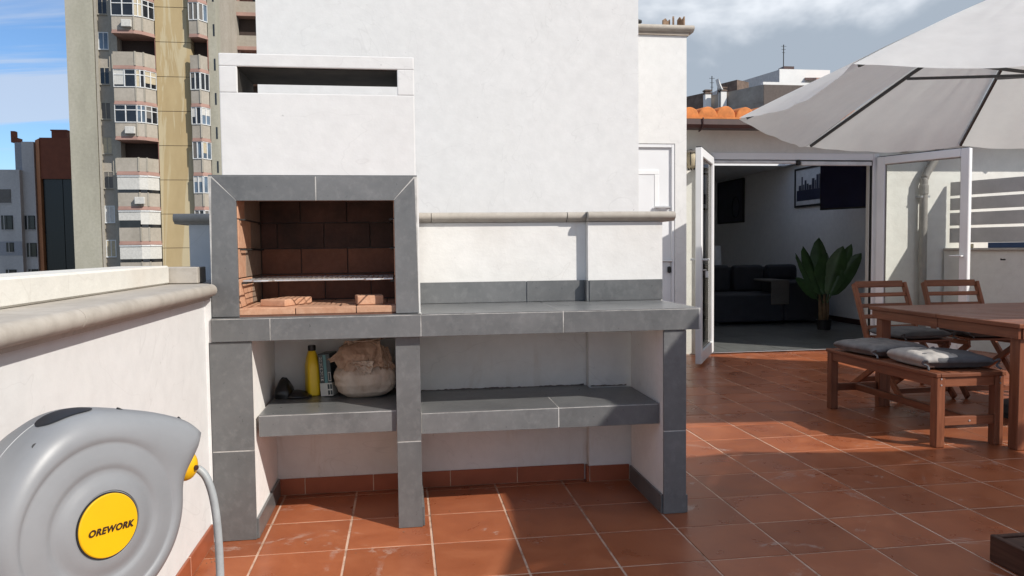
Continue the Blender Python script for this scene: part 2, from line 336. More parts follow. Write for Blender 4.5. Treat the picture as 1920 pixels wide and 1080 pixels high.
def parent_world(o):
    mw = o.matrix_basis.copy()
    while o.parent is not None:
        mw = o.parent.matrix_basis @ o.matrix_parent_inverse @ mw if False else (o.matrix_parent_inverse @ mw)
        o = o.parent; mw = o.matrix_basis @ mw
    return mw
def P(name, mb, mat, parent, bevel=0.0, seg=1, smooth=False, label=None):        # part in world coordinates
    o = link(name, mb.mesh(name, bevel, seg, smooth), mat, parent)
    if label: o['label'] = label
    return o
def L(name, mb, mat, parent, bevel=0.0, seg=1, smooth=False, loc=(0, 0, 0), rot=(0, 0, 0)):  # part in the parent's coordinates
    return link(name, mb.mesh(name, bevel, seg, smooth), mat, parent, loc, rot)
def thing(name, label, cat, loc=(0, 0, 0), rotz=0.0, group=None):
    o = bpy.data.objects.new(name, None); C.objects.link(o); o.location = loc; o.rotation_euler = (0, 0, rotz); o.empty_display_size = 0.1
    o['label'] = label; o['category'] = cat
    if group: o['group'] = group
    return o
def tag(o, label, cat, group=None):
    o['label'] = label; o['category'] = cat
    if group: o['group'] = group
    return o
def struct(o): o['kind'] = 'structure'; return o
def copy_tree(o, parent=None):
    c = o.copy(); C.objects.link(c)
    if parent is not None: c.parent = parent
    for ch in [q for q in bpy.data.objects if q.parent == o and q is not c]: copy_tree(ch, c)
    return c
B = lambda *a: MB().box(*a)
def fbm(p, s=1.0): return mnoise.noise(Vector(p) * s)
def autosmooth(o, ang=40):
    me = o.data
    bm = bmesh.new(); bm.from_mesh(me)
    for f in bm.faces: f.smooth = True
    for e in bm.edges:
        if len(e.link_faces) == 2 and e.calc_face_angle(0) > math.radians(ang): e.smooth = False
    bm.to_mesh(me); bm.free(); return o

# ================================================================== SETTING
struct(P('ground', B(-400, 500, -300, 900, -30.5, -30.0), 'ground_grey', None))
floor = struct(P('terrace_floor', B(-1.05, 7.6, -2.2, 16.3, -30.0, -0.0022), 'grout_pink', None))
TS = 0.33332; GX, GY = -0.23415, 2.97579
WX = -0.77                                            # inner face of the left wall
def in_view(x, y):
    v = Vector((x, y, 0)) - CAM; d = v.dot(fw)
    if d < 0.3: return None
    a = v.dot(rt) / d * FPX; b = v.dot(up2) / d * FPX
    if abs(a) < 1050 and -640 < b < 640: return d
    return None
cells = []
for i in range(-3, 25):
    for j in range(-13, 15):
        x0, x1, y0, y1 = GX + i * TS, GX + (i + 1) * TS, GY + j * TS, GY + (j + 1) * TS
        x0c, x1c, y0c, y1c = max(x0, WX + 0.004), min(x1, 7.2), max(y0, -1.3), min(y1, 7.815)
        if x1c - x0c < 0.02 or y1c - y0c < 0.02: continue
        if x1 < 1.2 and y0 > 3.75: continue
        if x1 < 2.3 and y0 > 6.25: continue
        d = in_view((x0 + x1) / 2, (y0 + y1) / 2)
        hid = y0 > 4.2 and x1 < 1.6
        cells.append((1e9 if (d is None or hid) else d, x0c, x1c, y0c, y1c))
cells.sort()
tile_cache = {}
rest = MB()
GAP = 0.0044
for n_, (d, x0, x1, y0, y1) in enumerate(cells):
    w, h = round(x1 - x0 - 2 * GAP, 4), round(y1 - y0 - 2 * GAP, 4)
    if n_ < 296 and d < 1e8:
        if (w, h) not in tile_cache:
            me = B(-w / 2, w / 2, -h / 2, h / 2, -0.008, 0).mesh('floor_tile', 0.0012); me.materials.append(M['terracotta']); tile_cache[(w, h)] = me
        o = bpy.data.objects.new('floor_tile', tile_cache[(w, h)]); C.objects.link(o); o.parent = floor
        o.matrix_parent_inverse = Matrix.Identity(4)
        o.location = ((x0 + x1) / 2 + random.uniform(-.0006, .0006), (y0 + y1) / 2 + random.uniform(-.0006, .0006), random.uniform(-0.0006, 0.0004))
        o.rotation_euler = (random.uniform(-.0012, .0012), random.uniform(-.0012, .0012), random.uniform(-.0015, .0015))
    else:
        rest.box(x0 + GAP, x1 - GAP, y0 + GAP, y1 - GAP, -0.008, -0.0002)
ro = P('floor_tiles_far', rest, 'terracotta', floor); ro['kind'] = 'stuff'

# ------------------------------------------------------------------ left parapet
lp = thing('parapet_wall', 'white left parapet wall with rounded stone coping beside the hose reel', 'wall', (-0.9, 1.0, 0))
P('wall', B(-1.05, WX, -2.0, 3.14, 0.0, 0.975).box(-1.05, -0.7595, 3.14, 3.70, 0.0, 0.80).box(-1.05, -0.7485, 3.14, 3.70, 0.80, 0.975), 'white_plaster', lp)
def coping(x_in, x_out, z0, z1, ovh):                 # profile across X, nose towards +X
    pts = [(x_out, z0 + 0.004), (x_out, z1)]
    r = (z1 - z0 - 0.012) / 2; cx, cz = x_in + ovh - r, z1 - r
    pts += [(cx + r * math.cos(a), cz + r * math.sin(a)) for a in [PI / 2 - PI * i / 8 for i in range(9)]]
    pts += [(x_in + ovh - r * 1.25, z0), (x_in + 0.004, z0)]
    return pts
prof = coping(WX, -1.07, 0.972, 1.032, 0.055)
ys = [-2.0, -0.75, 0.55, 1.86, 3.118]
for a, b in zip(ys[:-1], ys[1:]):
    autosmooth(P('coping_stone', MB().prism([(x, z) for x, z in prof], 'y', a + 0.0015, b - 0.0015), 'cast_stone', lp))
P('coping_stone', B(-1.07, -0.752, 3.121, 3.62, 0.976, 1.0315), 'cast_stone', lp, 0.006)
P('kerb', B(-1.09, -0.905, -2.0, 3.165, 1.0335, 1.105), 'kerb_plaster', lp, 0.006)
P('kerb_end', B(-1.09, -0.80, 3.168, 3.30, 1.0335, 1.098), 'cast_stone', lp, 0.003)
y = 3.13; k_ = 0
while y > -1.5:
    P('skirting_tile', B(WX + 0.0005, WX + 0.011, y - TS + 0.004, y - 0.003, 0.0015, 0.078), 'terracotta_skirting', lp, 0.0015); y -= TS
P('skirting_grout', B(WX + 0.0003, WX + 0.0097, -1.5, 3.13, 0.0005, 0.0765), 'grout_pink', lp)

# ------------------------------------------------------------------ back wall behind the barbecue
bw = thing('back_wall', 'low white wall with rounded stone coping behind the grey counter', 'wall', (0.2, 3.78, 0))
YB, YP = 3.70, 3.655                                   # recessed face, proud face on the right
P('wall', B(-0.965, 0.90, YB, 3.86, 0.0, 1.283), 'white_plaster_worn', bw)
P('wall_pier', B(0.9005, 1.278, YP, 3.8595, 0.0, 1.2825), 'white_plaster_worn', bw)
def coping_y(yf, yb, z0, z1, ovh):                     # nose towards -Y ; points (y,z)
    r = (z1 - z0 - 0.008) / 2; cy, cz = yf - ovh + r, z1 - r
    pts = [(yb, z0), (yb, z1)] + [(cy - r * math.sin(a), cz + r * math.cos(a)) for a in [PI * i / 8 for i in range(9)]] + [(yf - ovh + r * 1.3, z0), (yf - 0.003, z0)]
    return pts
for a, b, yf in ((-1.025, 0.14, YB), (0.143, 0.80, YB), (0.803, 0.893, YB - 0.004), (0.896, 1.335, YP)):
    autosmooth(P('coping_stone', MB().prism(coping_y(yf, 3.90, 1.285, 1.332, 0.036), 'x', a, b), 'cast_stone', bw))
def skirt_x(x0, x1, yf, mat='terracotta_skirting', h=0.078, cuts=()):
    xs = [x0] + [c for c in cuts if x0 + .01 < c < x1 - .01] + [x1]
    for a, b in zip(xs[:-1], xs[1:]):
        P('skirting_tile', B(a + 0.002, b - 0.002, yf - 0.010, yf - 0.0005, 0.0015, h), mat, bw, 0.0012)
    P('skirting_grout', B(x0, x1, yf - 0.0088, yf - 0.0003, 0.0006, h - 0.002), 'grout_pink', bw)
skirt_x(-0.594, -0.034, YB, cuts=(-0.475, -0.155)); skirt_x(0.069, 0.885, YB, cuts=(0.215, 0.545)); skirt_x(0.9005, 1.103, YP, cuts=())
P('skirting_tile', B(0.889, 0.8995, YP - 0.004, YB - 0.012, 0.0015, 0.078), 'terracotta_skirting', bw, 0.001)
# thin cracks and damp stains of the wall are in its plaster

# ================================================================== BARBECUE
bq = thing('barbecue', 'built-in masonry barbecue of grey tiles with white chimney hood and counter', 'barbecue', (0.2, 3.4, 0))
XL, XR = -0.745, 0.066
# plastered carcass
for bx_ in ((-0.757, -0.600, 3.150, 3.698, 0.0, 0.800), (-0.030, 0.063, 3.178, 3.698, 0.0, 0.800), (1.106, 1.196, 3.152, 3.62, 0.0, 0.800)):
    P('pier_wall', B(*bx_), 'bay_plaster', bq)
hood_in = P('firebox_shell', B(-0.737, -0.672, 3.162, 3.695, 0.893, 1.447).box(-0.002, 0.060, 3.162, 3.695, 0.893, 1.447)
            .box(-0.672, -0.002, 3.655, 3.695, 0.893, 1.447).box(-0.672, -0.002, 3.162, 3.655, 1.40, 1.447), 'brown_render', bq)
# hood with the smoke slot
hx0, hx1, hy0, hy1 = -0.693, 0.061, 3.152, 3.47
sx0, sx1, sz0, sz1 = -0.625, -0.006, 1.779, 1.881
P('chimney_hood', B(hx0, hx1, hy0, hy1, 1.4545, sz0).box(hx0, sx0, hy0, hy1, sz0, sz1).box(sx1, hx1, hy0, hy1, sz0, sz1).box(hx0, hx1, hy0, hy1, sz1, 1.931), 'white_plaster', bq, 0.004, 2)
P('soot_shade_lining', B(sx0 + .001, sx1 - .001, hy0 + .012, hy1 - .002, sz1 - .004, sz1 - .0005).box(sx0 + .0005, sx0 + .004, hy0 + .012, hy1 - .002, sz0 + .001, sz1 - .0045), 'soot_shade', bq)  # near-black sheet: sooty slot ceiling with its shade painted in
# grey frame round the mouth (mitred tiles) with light joints behind
fx0, fx1, fz0, fz1 = -0.640, -0.030, 0.899, 1.355
yF0, yF1 = 3.148, 3.1615
def front_tile(pts, y0=yF0, y1=yF1, parent=bq, name='tile', mat='grey_tile'):
    cx = sum(p[0] for p in pts) / len(pts); cz = sum(p[1] for p in pts) / len(pts)
    return P(name, MB().prism(pts, 'y', y0, y1), mat, parent, 0.0012)
fr = P('frame', B(XL + 0.001, fx0 - 0.003, yF0 + 0.0011, yF1 + 0.001, fz0, 1.4525).box(fx1 + 0.003, XR - 0.001, yF0 + 0.0011, yF1 + 0.001, fz0, 1.4525).box(fx0 - 0.003, fx1 + 0.003, yF0 + 0.0011, yF1 + 0.001, fz1 + 0.003, 1.4525), 'grout_light', bq)
g = 0.0021
front_tile([(XL, fz0), (fx0 - .002, fz0), (fx0 - .002, fz1 + .004), (XL + 0.012, 1.4500 - g)], parent=fr)
front_tile([(fx1 + .002, fz0), (XR, fz0), (XR - 0.010, 1.450 - g), (fx1 + .002, fz1 + .004)], parent=fr)
xm = -0.335
front_tile([(fx0 + .001, fz1 + .002), (xm - g, fz1 + .002), (xm - g, 1.453), (XL + 0.014, 1.453)], parent=fr)
front_tile([(xm + g, fz1 + .002), (fx1 - .001, fz1 + .002), (XR - 0.012, 1.453), (xm + g, 1.453)], parent=fr)
P('edge_strip', B(XL, XR, yF0 + 0.004, 3.30, 1.4532, 1.4585), 'grey_tile', fr)
# tiled outer side of the frame
P('tile', B(XR - 0.004, XR + 0.006, 3.1625, 3.64, 0.896, 1.451), 'white_plaster', fr)
# firebox lining : bricks
hz = 0.930
fb = P('firebox', B(-0.671, -0.003, 3.164, 3.654, 0.893, 0.902), 'firebrick_back', bq)
def bricks(rows, mk):
    for r in rows: mk(r)
# hearth bricks
for (x0, x1, y0, y1) in ((-0.668, -0.43, 3.1655, 3.385), (-0.427, -0.19, 3.1655, 3.385), (-0.187, -0.005, 3.1655, 3.385), (-0.668, -0.55, 3.388, 3.645), (-0.547, -0.31, 3.388, 3.645), (-0.307, -0.07, 3.388, 3.645), (-0.067, -0.005, 3.388, 3.645)):
    P('hearth_brick', B(x0, x1, y0, y1, 0.9025, hz), 'firebrick', fb, 0.002)
rowz = [0.932, 1.050, 1.168, 1.286, 1.399]
for r, (z0, z1) in enumerate(zip(rowz[:-1], rowz[1:])):
    # back
    off = [-0.638, -0.46, -0.25, -0.03] if r % 2 else [-0.638, -0.565, -0.355, -0.145, -0.03]
    for a, b in zip(off[:-1], off[1:]):
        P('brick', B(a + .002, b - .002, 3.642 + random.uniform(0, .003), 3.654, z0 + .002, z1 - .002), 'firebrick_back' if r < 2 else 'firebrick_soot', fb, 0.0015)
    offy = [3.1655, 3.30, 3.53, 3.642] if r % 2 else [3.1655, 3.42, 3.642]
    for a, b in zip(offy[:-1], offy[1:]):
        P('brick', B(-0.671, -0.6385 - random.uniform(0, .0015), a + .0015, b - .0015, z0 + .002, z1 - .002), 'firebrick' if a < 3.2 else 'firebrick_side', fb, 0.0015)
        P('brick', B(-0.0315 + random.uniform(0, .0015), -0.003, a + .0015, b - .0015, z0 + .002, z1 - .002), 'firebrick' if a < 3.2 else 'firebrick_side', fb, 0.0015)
P('lintel', B(-0.668, -0.005, 3.1655, 3.215, 1.3595, 1.398), 'firebrick', fb, 0.003)
for zz in (1.165, 1.284, 1.030):
    for x0, x1 in ((-0.655, -0.622), (-0.046, -0.015)):
        P('support_rod', MB().tube([(x0 if x0 < -.3 else x1, 3.19, zz), ((x1 if x0 < -.3 else x0), 3.195, zz), ((x1 if x0 < -.3 else x0), 3.60, zz - .002), (x0 if x0 < -.3 else x1, 3.605, zz - .002)], 0.004, 6), 'black_iron', fb)
# counter
ct = P('counter', B(XL + 0.001, 1.2645, 3.1291, 3.60, 0.8042, 0.8945), 'grout_light', bq)
cxs = [XL - 0.002, -0.522, 0.072, 0.664, 1.259]
for a, b in zip(cxs[:-1], cxs[1:]):
    P('tile', B(a + g, b - g, 3.128, 3.1375, 0.803, 0.8900), 'grey_tile', ct, 0.0008)
for a, b in ((0.074, 0.664), (0.664, 1.259)):
    P('tile', B(a + g, b - g, 3.1285, 3.6235 if a > .5 else 3.689, 0.8922, 0.8955), 'grey_tile', ct, 0.0008)
P('tile', B(0.6662, 0.8985, 3.6245, 3.689, 0.8922, 0.8953), 'grey_tile', ct)
P('tile', B(XL, 0.0720, 3.1285, 3.165, 0.8922, 0.8965), 'grey_tile', ct, 0.0008)
P('tile', B(1.2592, 1.2655, 3.1385, 3.62, 0.803, 0.8900), 'grey_tile', ct, 0.0008)
# soffit under the counter
P('soffit', B(-0.598, 1.104, 3.20, 3.695, 0.7985, 0.8055), 'bay_plaster', ct)
# upstand tiles
for a, b, yf in ((0.078, 0.60, YB), (0.60, 0.897, YB), (0.9025, 1.277, YP)):
    P('tile', B(a + g, b - g, yf - 0.011, yf - 0.001, 0.897, 0.998), 'grey_tile', ct, 0.001)
P('tile', B(0.890, 0.8998, YP - 0.011, YB - 0.013, 0.897, 0.998), 'grey_tile', ct)
# piers clad in tile
def clad(x0, x1, yf, seam=0.363, zt=0.799, th=0.011):
    pr = P('pier', B(x0 + .0012, x1 - .0012, yf + 0.0011, yf + th + 0.003, 0.001, zt - 0.002), 'grout_light', bq)
    P('tile', B(x0, x1, yf, yf + th, 0.001, seam - g), 'grey_tile', pr, 0.0012); P('tile', B(x0, x1, yf, yf + th, seam + g, zt), 'grey_tile', pr, 0.0012)
    return pr
clad(-0.757, -0.597, 3.138); clad(-0.033, 0.0665, 3.165)
pr = clad(1.1035, 1.2045, 3.139)
P('tile', B(1.1965, 1.2055, 3.1505, 3.62, 0.001, 0.361), 'grey_tile', pr, 0.001); P('tile', B(1.1965, 1.2055, 3.1505, 3.62, 0.365, 0.799), 'grey_tile', pr, 0.001)
# grey skirting on the inner sides of the bays
P('skirting_tile', B(-0.5985, -0.588, 3.150, 3.688, 0.001, 0.082), 'grey_tile', bq, 0.0012)
P('skirting_tile', B(1.0945, 1.1045, 3.151, 3.613, 0.001, 0.082), 'grey_tile', bq, 0.0012)
P('skirting_tile', B(1.2062, 1.214, 3.145, 3.62, 0.001, 0.078), 'grey_tile', bq, 0.0012)
P('skirting_tile', B(0.0672, 0.076, 3.178, 3.69, 0.001, 0.082), 'grey_tile', bq, 0.0012)
# shelves
def shelf(x0, x1, yf, z0, z1, cuts, ybk):
    sh = P('shelf', B(x0 + .001, x1 - .001, yf + 0.0011, ybk, z0 + 0.004, z1 - 0.0003), 'grout_light', bq)
    xs = [x0] + list(cuts) + [x1]
    for a, b in zip(xs[:-1], xs[1:]):
        P('tile', B(a + g, b - g, yf, yf + 0.009, z0, z1 - 0.0045), 'grey_tile', sh, 0.0008)
    for a, b in zip(xs[:-1], xs[1:]):
        P('tile', B(a + g, b - g, yf + 0.0005, ybk - 0.001, z1 - 0.0022, z1 + 0.001), 'grey_tile', sh, 0.0008)
    P('soffit', B(x0 + .002, x1 - .002, yf + 0.0095, ybk, z0 - 0.002, z0 + 0.0035), 'bay_plaster', sh)
shelf(-0.5865, -0.0335, 3.185, 0.405, 0.493, [], 3.688)
shelf(0.0675, 1.103, 3.195, 0.385, 0.474, [0.655], 3.612)
P('shelf_tile', B(0.0685, 0.897, 3.613, 3.690, 0.3855, 0.4742), 'grey_tile', bq)
# mortar squeezed out where the shelf meets the wall
mo = MB()
random.seed(3)
for x0, x1, yy in ((0.08, 0.885, YB), (0.91, 1.09, YP)):
    n_ = int((x1 - x0) / 0.012); pts = [(x0 + (x1 - x0) * i / n_) for i in range(n_ + 1)]
    top = [(x, 0.476 + 0.006 * max(0, fbm((x * 9, 1.3, 0)) + 0.2) + 0.004 * random.random() ** 3) for x in pts]
    mo.prism([(x0, 0.4745), *[(x, z) for x, z in top], (x1, 0.4745)], 'y', yy - 0.008, yy - 0.001)
P('mortar_bead', mo, 'brown_render', bq)

# grill
gr = thing('grill_rack', 'chromed wire grill rack with two handle loops inside the barbecue mouth', 'grill', (-0.335, 3.4, 1.034))
gx0, gx1, gy0, gy1, gz = -0.632, -0.040, 3.195, 3.600, 1.0385
P('rim', MB().tube([(gx0, gy0, gz), (gx1, gy0, gz), (gx1, gy1, gz), (gx0, gy1, gz)], 0.0032, 8, True), 'steel_wire', gr)
wm = MB()
for i in range(1, 26):
    x = gx0 + (gx1 - gx0) * i / 26; wm.tube([(x, gy0, gz + .001), (x, gy1, gz + .001)], 0.0019, 6)
P('bars', wm, 'steel_wire', gr); wm = MB()
for i in range(1, 5):
    y = gy0 + (gy1 - gy0) * i / 5; wm.tube([(gx0, y, gz - .0015), (gx1, y, gz - .0015)], 0.0018, 6)
P('cross_bars', wm, 'steel_wire', gr)
for cx in (-0.545, -0.115):
    P('handle', MB().tube([(cx - .035, gy0, gz), (cx - .035, gy0 - .085, gz + .003), (cx - .026, gy0 - .103, gz + .003), (cx, gy0 - .108, gz + .003), (cx + .026, gy0 - .103, gz + .003), (cx + .035, gy0 - .085, gz + .003), (cx + .035, gy0, gz)], 0.0032, 8), 'steel_wire', gr)
# two loose bricks on the hearth
o = L('loose_brick', B(-0.058, 0.058, -0.105, 0.105, 0, 0.028), 'firebrick', None, 0.003, loc=(-0.485, 3.335, hz + .001), rot=(0, 0, math.radians(-24))); tag(o, 'pink firebrick lying askew on the left of the hearth', 'brick')
o = L('loose_brick', B(-0.054, 0.054, -0.05, 0.05, 0, 0.038), 'firebrick', None, 0.003, loc=(-0.140, 3.275, hz + .001), rot=(0, 0, math.radians(9))); tag(o, 'upright firebrick on the right of the hearth', 'brick')

# ------------------------------------------------------------------ things on the left shelf
SZ = 0.4945
bt = thing('bottle', 'yellow plastic fuel bottle with black cap on the barbecue shelf', 'bottle', (-0.418, 3.60, SZ))
def rrect(w, d, r, z, n=4):
    pts = []
    for cx, cy, a0 in ((w / 2 - r, d / 2 - r, 0), (-w / 2 + r, d / 2 - r, PI / 2), (-w / 2 + r, -d / 2 + r, PI), (w / 2 - r, -d / 2 + r, 3 * PI / 2)):
        pts += [(cx + r * math.cos(a0 + PI / 2 * i / n), cy + r * math.sin(a0 + PI / 2 * i / n), z) for i in range(n + 1)]
    return pts
def loft(rings):
    mb = MB(); n = len(rings[0])
    vs = [p for r in rings for p in r]
    fs = [(i * n + j, i * n + (j + 1) % n, (i + 1) * n + (j + 1) % n, (i + 1) * n + j) for i in range(len(rings) - 1) for j in range(n)]
    fs += [tuple(range(n - 1, -1, -1)), tuple((len(rings) - 1) * n + j for j in range(n))]
    return mb.add(vs, fs)
autosmooth(L('bottle_body', loft([rrect(.050, .078, .012, 0), rrect(.056, .086, .016, .004), rrect(.056, .086, .016, .135), rrect(.052, .080, .018, .150), rrect(.050, .072, .020, .165), rrect(.036, .046, .016, .196), rrect(.031, .033, .014, .204)]), 'bottle_yellow', bt, rot=(0, 0, math.radians(20))))
autosmooth(L('cap', MB().lathe([(.017, .2045), (.018, .206), (.018, .226), (.016, .229)], 16), 'cap_black', bt), 30)
pk = thing('carton', 'narrow teal and white carton leaning between yellow bottle and paper bag', 'carton', (-0.335, 3.585, SZ))
pk.rotation_euler = (0, math.radians(-4), math.radians(-14))
L('box_body', B(-.028, .028, -.05, .05, .0015, .195), 'pack_navy', pk, .002)
L('white_panel', B(-.0285, .0285, -.0508, .0508, .003, .062), 'pack_white', pk)
L('teal_stripe', B(-.0045, .009, -.0512, -.0495, .0625, .190), 'pack_teal', pk)
tm = MB()
random.seed(11)
for i in range(9):                                     # row of small blocky letters running up the pack
    z = .072 + i * .0125
    tm.box(-.021, -.0195, -.0511, -.0500, z, z + .009); tm.box(-.0120, -.0105, -.0511, -.0500, z, z + .009)
    tm.box(-.0194, -.0121, -.0511, -.0500, z + random.choice((0, .0035, .0075)), z + random.choice((0, .0035, .0075)) + .0015 if False else z + .009 * random.choice((.2, .55, 1)))
L('lettering', tm, 'pack_white', pk)
pn = MB()
for (x0, x1, z0, z1) in ((.013, .026, .070, .073), (.013, .026, .108, .111), (.013, .015, .0735, .1075), (.024, .026, .0735, .1075)): pn.box(x0, x1, -.0511, -.0500, z0, z1)
L('panel_outline', pn, 'pack_white', pk); pn = MB()
for (x0, x1, z0, z1) in ((.006, .015, .034, .056), (.018, .027, .034, .056), (.006, .015, .008, .028), (.018, .027, .008, .028)): pn.box(x0, x1, -.0514, -.0507, z0, z1)
L('print_panels', pn, 'pack_navy', pk)
# charcoal bag, rolled down at the top
bag = thing('charcoal_bag', 'crumpled brown paper charcoal bag with its top folded over', 'paper bag', (-0.175, 3.535, SZ))
def blob(rx, ry, h, nz, na, fz, amp, seed, fold):
    vs = []
    for i in range(nz + 1):
        t = i / nz
        z, kx, ky = fz(t)
        for j in range(na):
            a = 2 * PI * j / na; ca, sa = math.cos(a), math.sin(a)
            e = 0.62
            x = rx * kx * math.copysign(abs(ca) ** e, ca); y = ry * ky * math.copysign(abs(sa) ** e, sa)
            n1_ = mnoise.noise(Vector((x * 11 + seed, y * 11, z * 2.4))); n2_ = abs(mnoise.noise(Vector((x * 24, y * 24 + seed, z * 2.2 + x * 8))))
            n3_ = abs(mnoise.noise(Vector((x * 42, y * 42 + seed, z * 6))))
            vd = mnoise.voronoi(Vector((x * 15 + seed, y * 15, z * h * 11)))[0]; vd2 = mnoise.voronoi(Vector((x * 34 + seed, y * 34, z * h * 26)))[0]
            q = 1 + amp * (n1_ * .8 + (vd[1] - vd[0]) * 1.1 * fold + (vd2[1] - vd2[0]) * .45 * fold - .5 * fold)
            vs.append((x * q, y * q, z * h + amp * .05 * n1_))
    n = na
    fs = [(i * n + j, i * n + (j + 1) % n, (i + 1) * n + (j + 1) % n, (i + 1) * n + j) for i in range(nz) for j in range(na)]
    fs += [tuple(range(n - 1, -1, -1)), tuple(nz * n + j for j in range(n))]
    return MB().add(vs, fs)
def fz_body(t):
    r = [(0, .52), (.04, .68), (.15, .86), (.35, 1.0), (.6, .98), (.8, .84), (1, .60)]
    for (a, ra), (b, rb) in zip(r[:-1], r[1:]):
        if a <= t <= b: q = ra + (rb - ra) * (t - a) / (b - a); return t, q, q
def fz_top(t):
    r = [(0, .70), (.12, .98), (.4, 1.04), (.7, .92), (.9, .62), (1, .25)]
    for (a, ra), (b, rb) in zip(r[:-1], r[1:]):
        if a <= t <= b: q = ra + (rb - ra) * (t - a) / (b - a); return t, q, q
o = L('bag_body', blob(.142, .105, .175, 60, 130, fz_body, .10, 2.0, .8), 'kraft_pale', bag, loc=(0, 0, .001))
autosmooth(o, 22)
o = L('folded_top', blob(.112, .080, .130, 50, 120, fz_top, .24, 8.0, 1.2), 'kraft_paper', bag, loc=(-.022, -.012, .128), rot=(math.radians(14), math.radians(5), .2))
autosmooth(o, 22)
def paper_sheet(c00, c10, c11, c01, bulge, seed, nu=30, nv=22, amp=.009):   # crumpled sheet between four corners
    c00, c10, c11, c01 = map(Vector, (c00, c10, c11, c01)); vs = []
    nrm = (c10 - c00).cross(c01 - c00).normalized()
    for i in range(nu + 1):
        for j in range(nv + 1):
            u, v = i / nu, j / nv
            p = c00.lerp(c10, u).lerp(c01.lerp(c11, u), v)
            w = mnoise.voronoi(Vector((u * 4 + seed, v * 3.2, seed)))[0]; w2 = mnoise.voronoi(Vector((u * 9, v * 8 + seed, 2)))[0]
            p += nrm * (bulge * math.sin(PI * u) * math.sin(PI * min(1, v * .75 + .1)) + amp * (w[1] - w[0]) * 1.6 + amp * .6 * (w2[1] - w2[0]))
            if j == nv: p += (c01 - c00).normalized() * .016 * mnoise.noise(Vector((u * 7, seed, 1)))
            vs.append(p)
    return MB().add(vs, [(i * (nv + 1) + j, (i + 1) * (nv + 1) + j, (i + 1) * (nv + 1) + j + 1, i * (nv + 1) + j + 1) for i in range(nu) for j in range(nv)])
for q, (a_, b_, c_, d_, bu, sd2, mt_) in enumerate((
    ((-.075, -.055, .262), (.070, -.050, .258), (.088, -.118, .150), (-.045, -.124, .158), .022, 1.0, 'kraft_paper'),
    ((-.080, -.045, .240), (-.020, -.070, .250), (-.060, -.112, .168), (-.165, -.070, .178), .012, 4.0, 'kraft_paper'),
    ((.045, -.050, .250), (.105, -.02, .225), (.140, -.060, .130), (.070, -.112, .140), .014, 7.0, 'kraft_paper'),
    ((-.10, .03, .235), (.085, .03, .262), (.075, -.058, .270), (-.085, -.055, .262), .016, 9.0, 'kraft_paper'),
    ((-.050, -.118, .170), (.045, -.118, .172), (.030, -.112, .118), (-.010, -.116, .112), .010, 12.0, 'kraft_pale'))):
    o = L('paper_fold', paper_sheet(a_, b_, c_, d_, bu, sd2), mt_, bag); sm_ = o.modifiers.new('thick', 'SOLIDIFY'); sm_.thickness = .0015
    autosmooth(o, 16)
# small stamp on the bag front
st = MB()
for (x0, x1, z0, z1) in ((-.052, -.022, .030, .0318), (-.052, -.022, .052, .0538), (-.052, -.0505, .0318, .052), (-.0235, -.022, .0318, .052), (-.046, -.042, .036, .046), (-.034, -.029, .036, .046), (-.0418, -.0342, .040, .043)): st.box(x0, x1, -.1045, -.099, z0, z1)
L('stamp', st, 'print_black', bag, rot=(math.radians(-14), 0, 0), loc=(0, .018, -.012))
# black folded cover in the corner
bl = thing('black_cover', 'black plastic sack crumpled in the left corner of the shelf', 'plastic sack', (-0.53, 3.575, SZ))
def fz_s(t):
    return t, math.sqrt(max(0.02, 1 - (t * .98) ** 2.2)), math.sqrt(max(0.02, 1 - (t * .98) ** 2.2))
autosmooth(L('bundle', blob(.040, .07, .078, 18, 40, fz_s, .16, 5, .8), 'black_bag', bl, loc=(-.012, 0, .0005)), 50)
autosmooth(L('tail', blob(.062, .055, .026, 8, 40, fz_s, .14, 9, .8), 'black_bag', bl, loc=(.052, -.012, .0005)), 50)
L('tie', MB().tube([(-.03, 0, .072), (-.016, -.01, .088), (0, -.01, .086), (.012, 0, .066)], .0035, 8), 'black_bag', bl, smooth=True)

gd = MB(); random.seed(31)
for i in range(420):
    r_ = random.random()
    if r_ < .35: x, y = random.uniform(-.57, 1.08), 3.665 - abs(random.gauss(0, .05))
    elif r_ < .55: x, y = WX + .02 + abs(random.gauss(0, .05)), random.uniform(1.6, 3.1)
    else: x, y = random.uniform(-.5, 3.2), random.uniform(2.3, 5.5)
    if -.76 < x < -.58 and y > 3.12 or -.05 < x < .09 and y > 3.14 or x > 1.09 and x < 1.22 and y > 3.11: continue
    a = random.uniform(0, 6.28); l_ = random.uniform(.002, .006); w_ = l_ * random.uniform(.3, .7)
    ca, sa = math.cos(a), math.sin(a)
    q = [(x + ca * l_ * u - sa * w_ * v, y + sa * l_ * u + ca * w_ * v, .0012 + random.uniform(0, .0015)) for u, v in ((-1, 0), (0, -1), (1, 0), (0, 1))]
    gd.add(q + [(x, y, .003)], [(0, 1, 4), (1, 2, 4), (2, 3, 4), (3, 0, 4), (3, 2, 1, 0)])
gr_ = P('floor_grit', gd, 'old_tile', None); gr_['kind'] = 'stuff'; gr_['label'] = 'dry crumbs and grit scattered on the terracotta tiles'; gr_['category'] = 'grit'
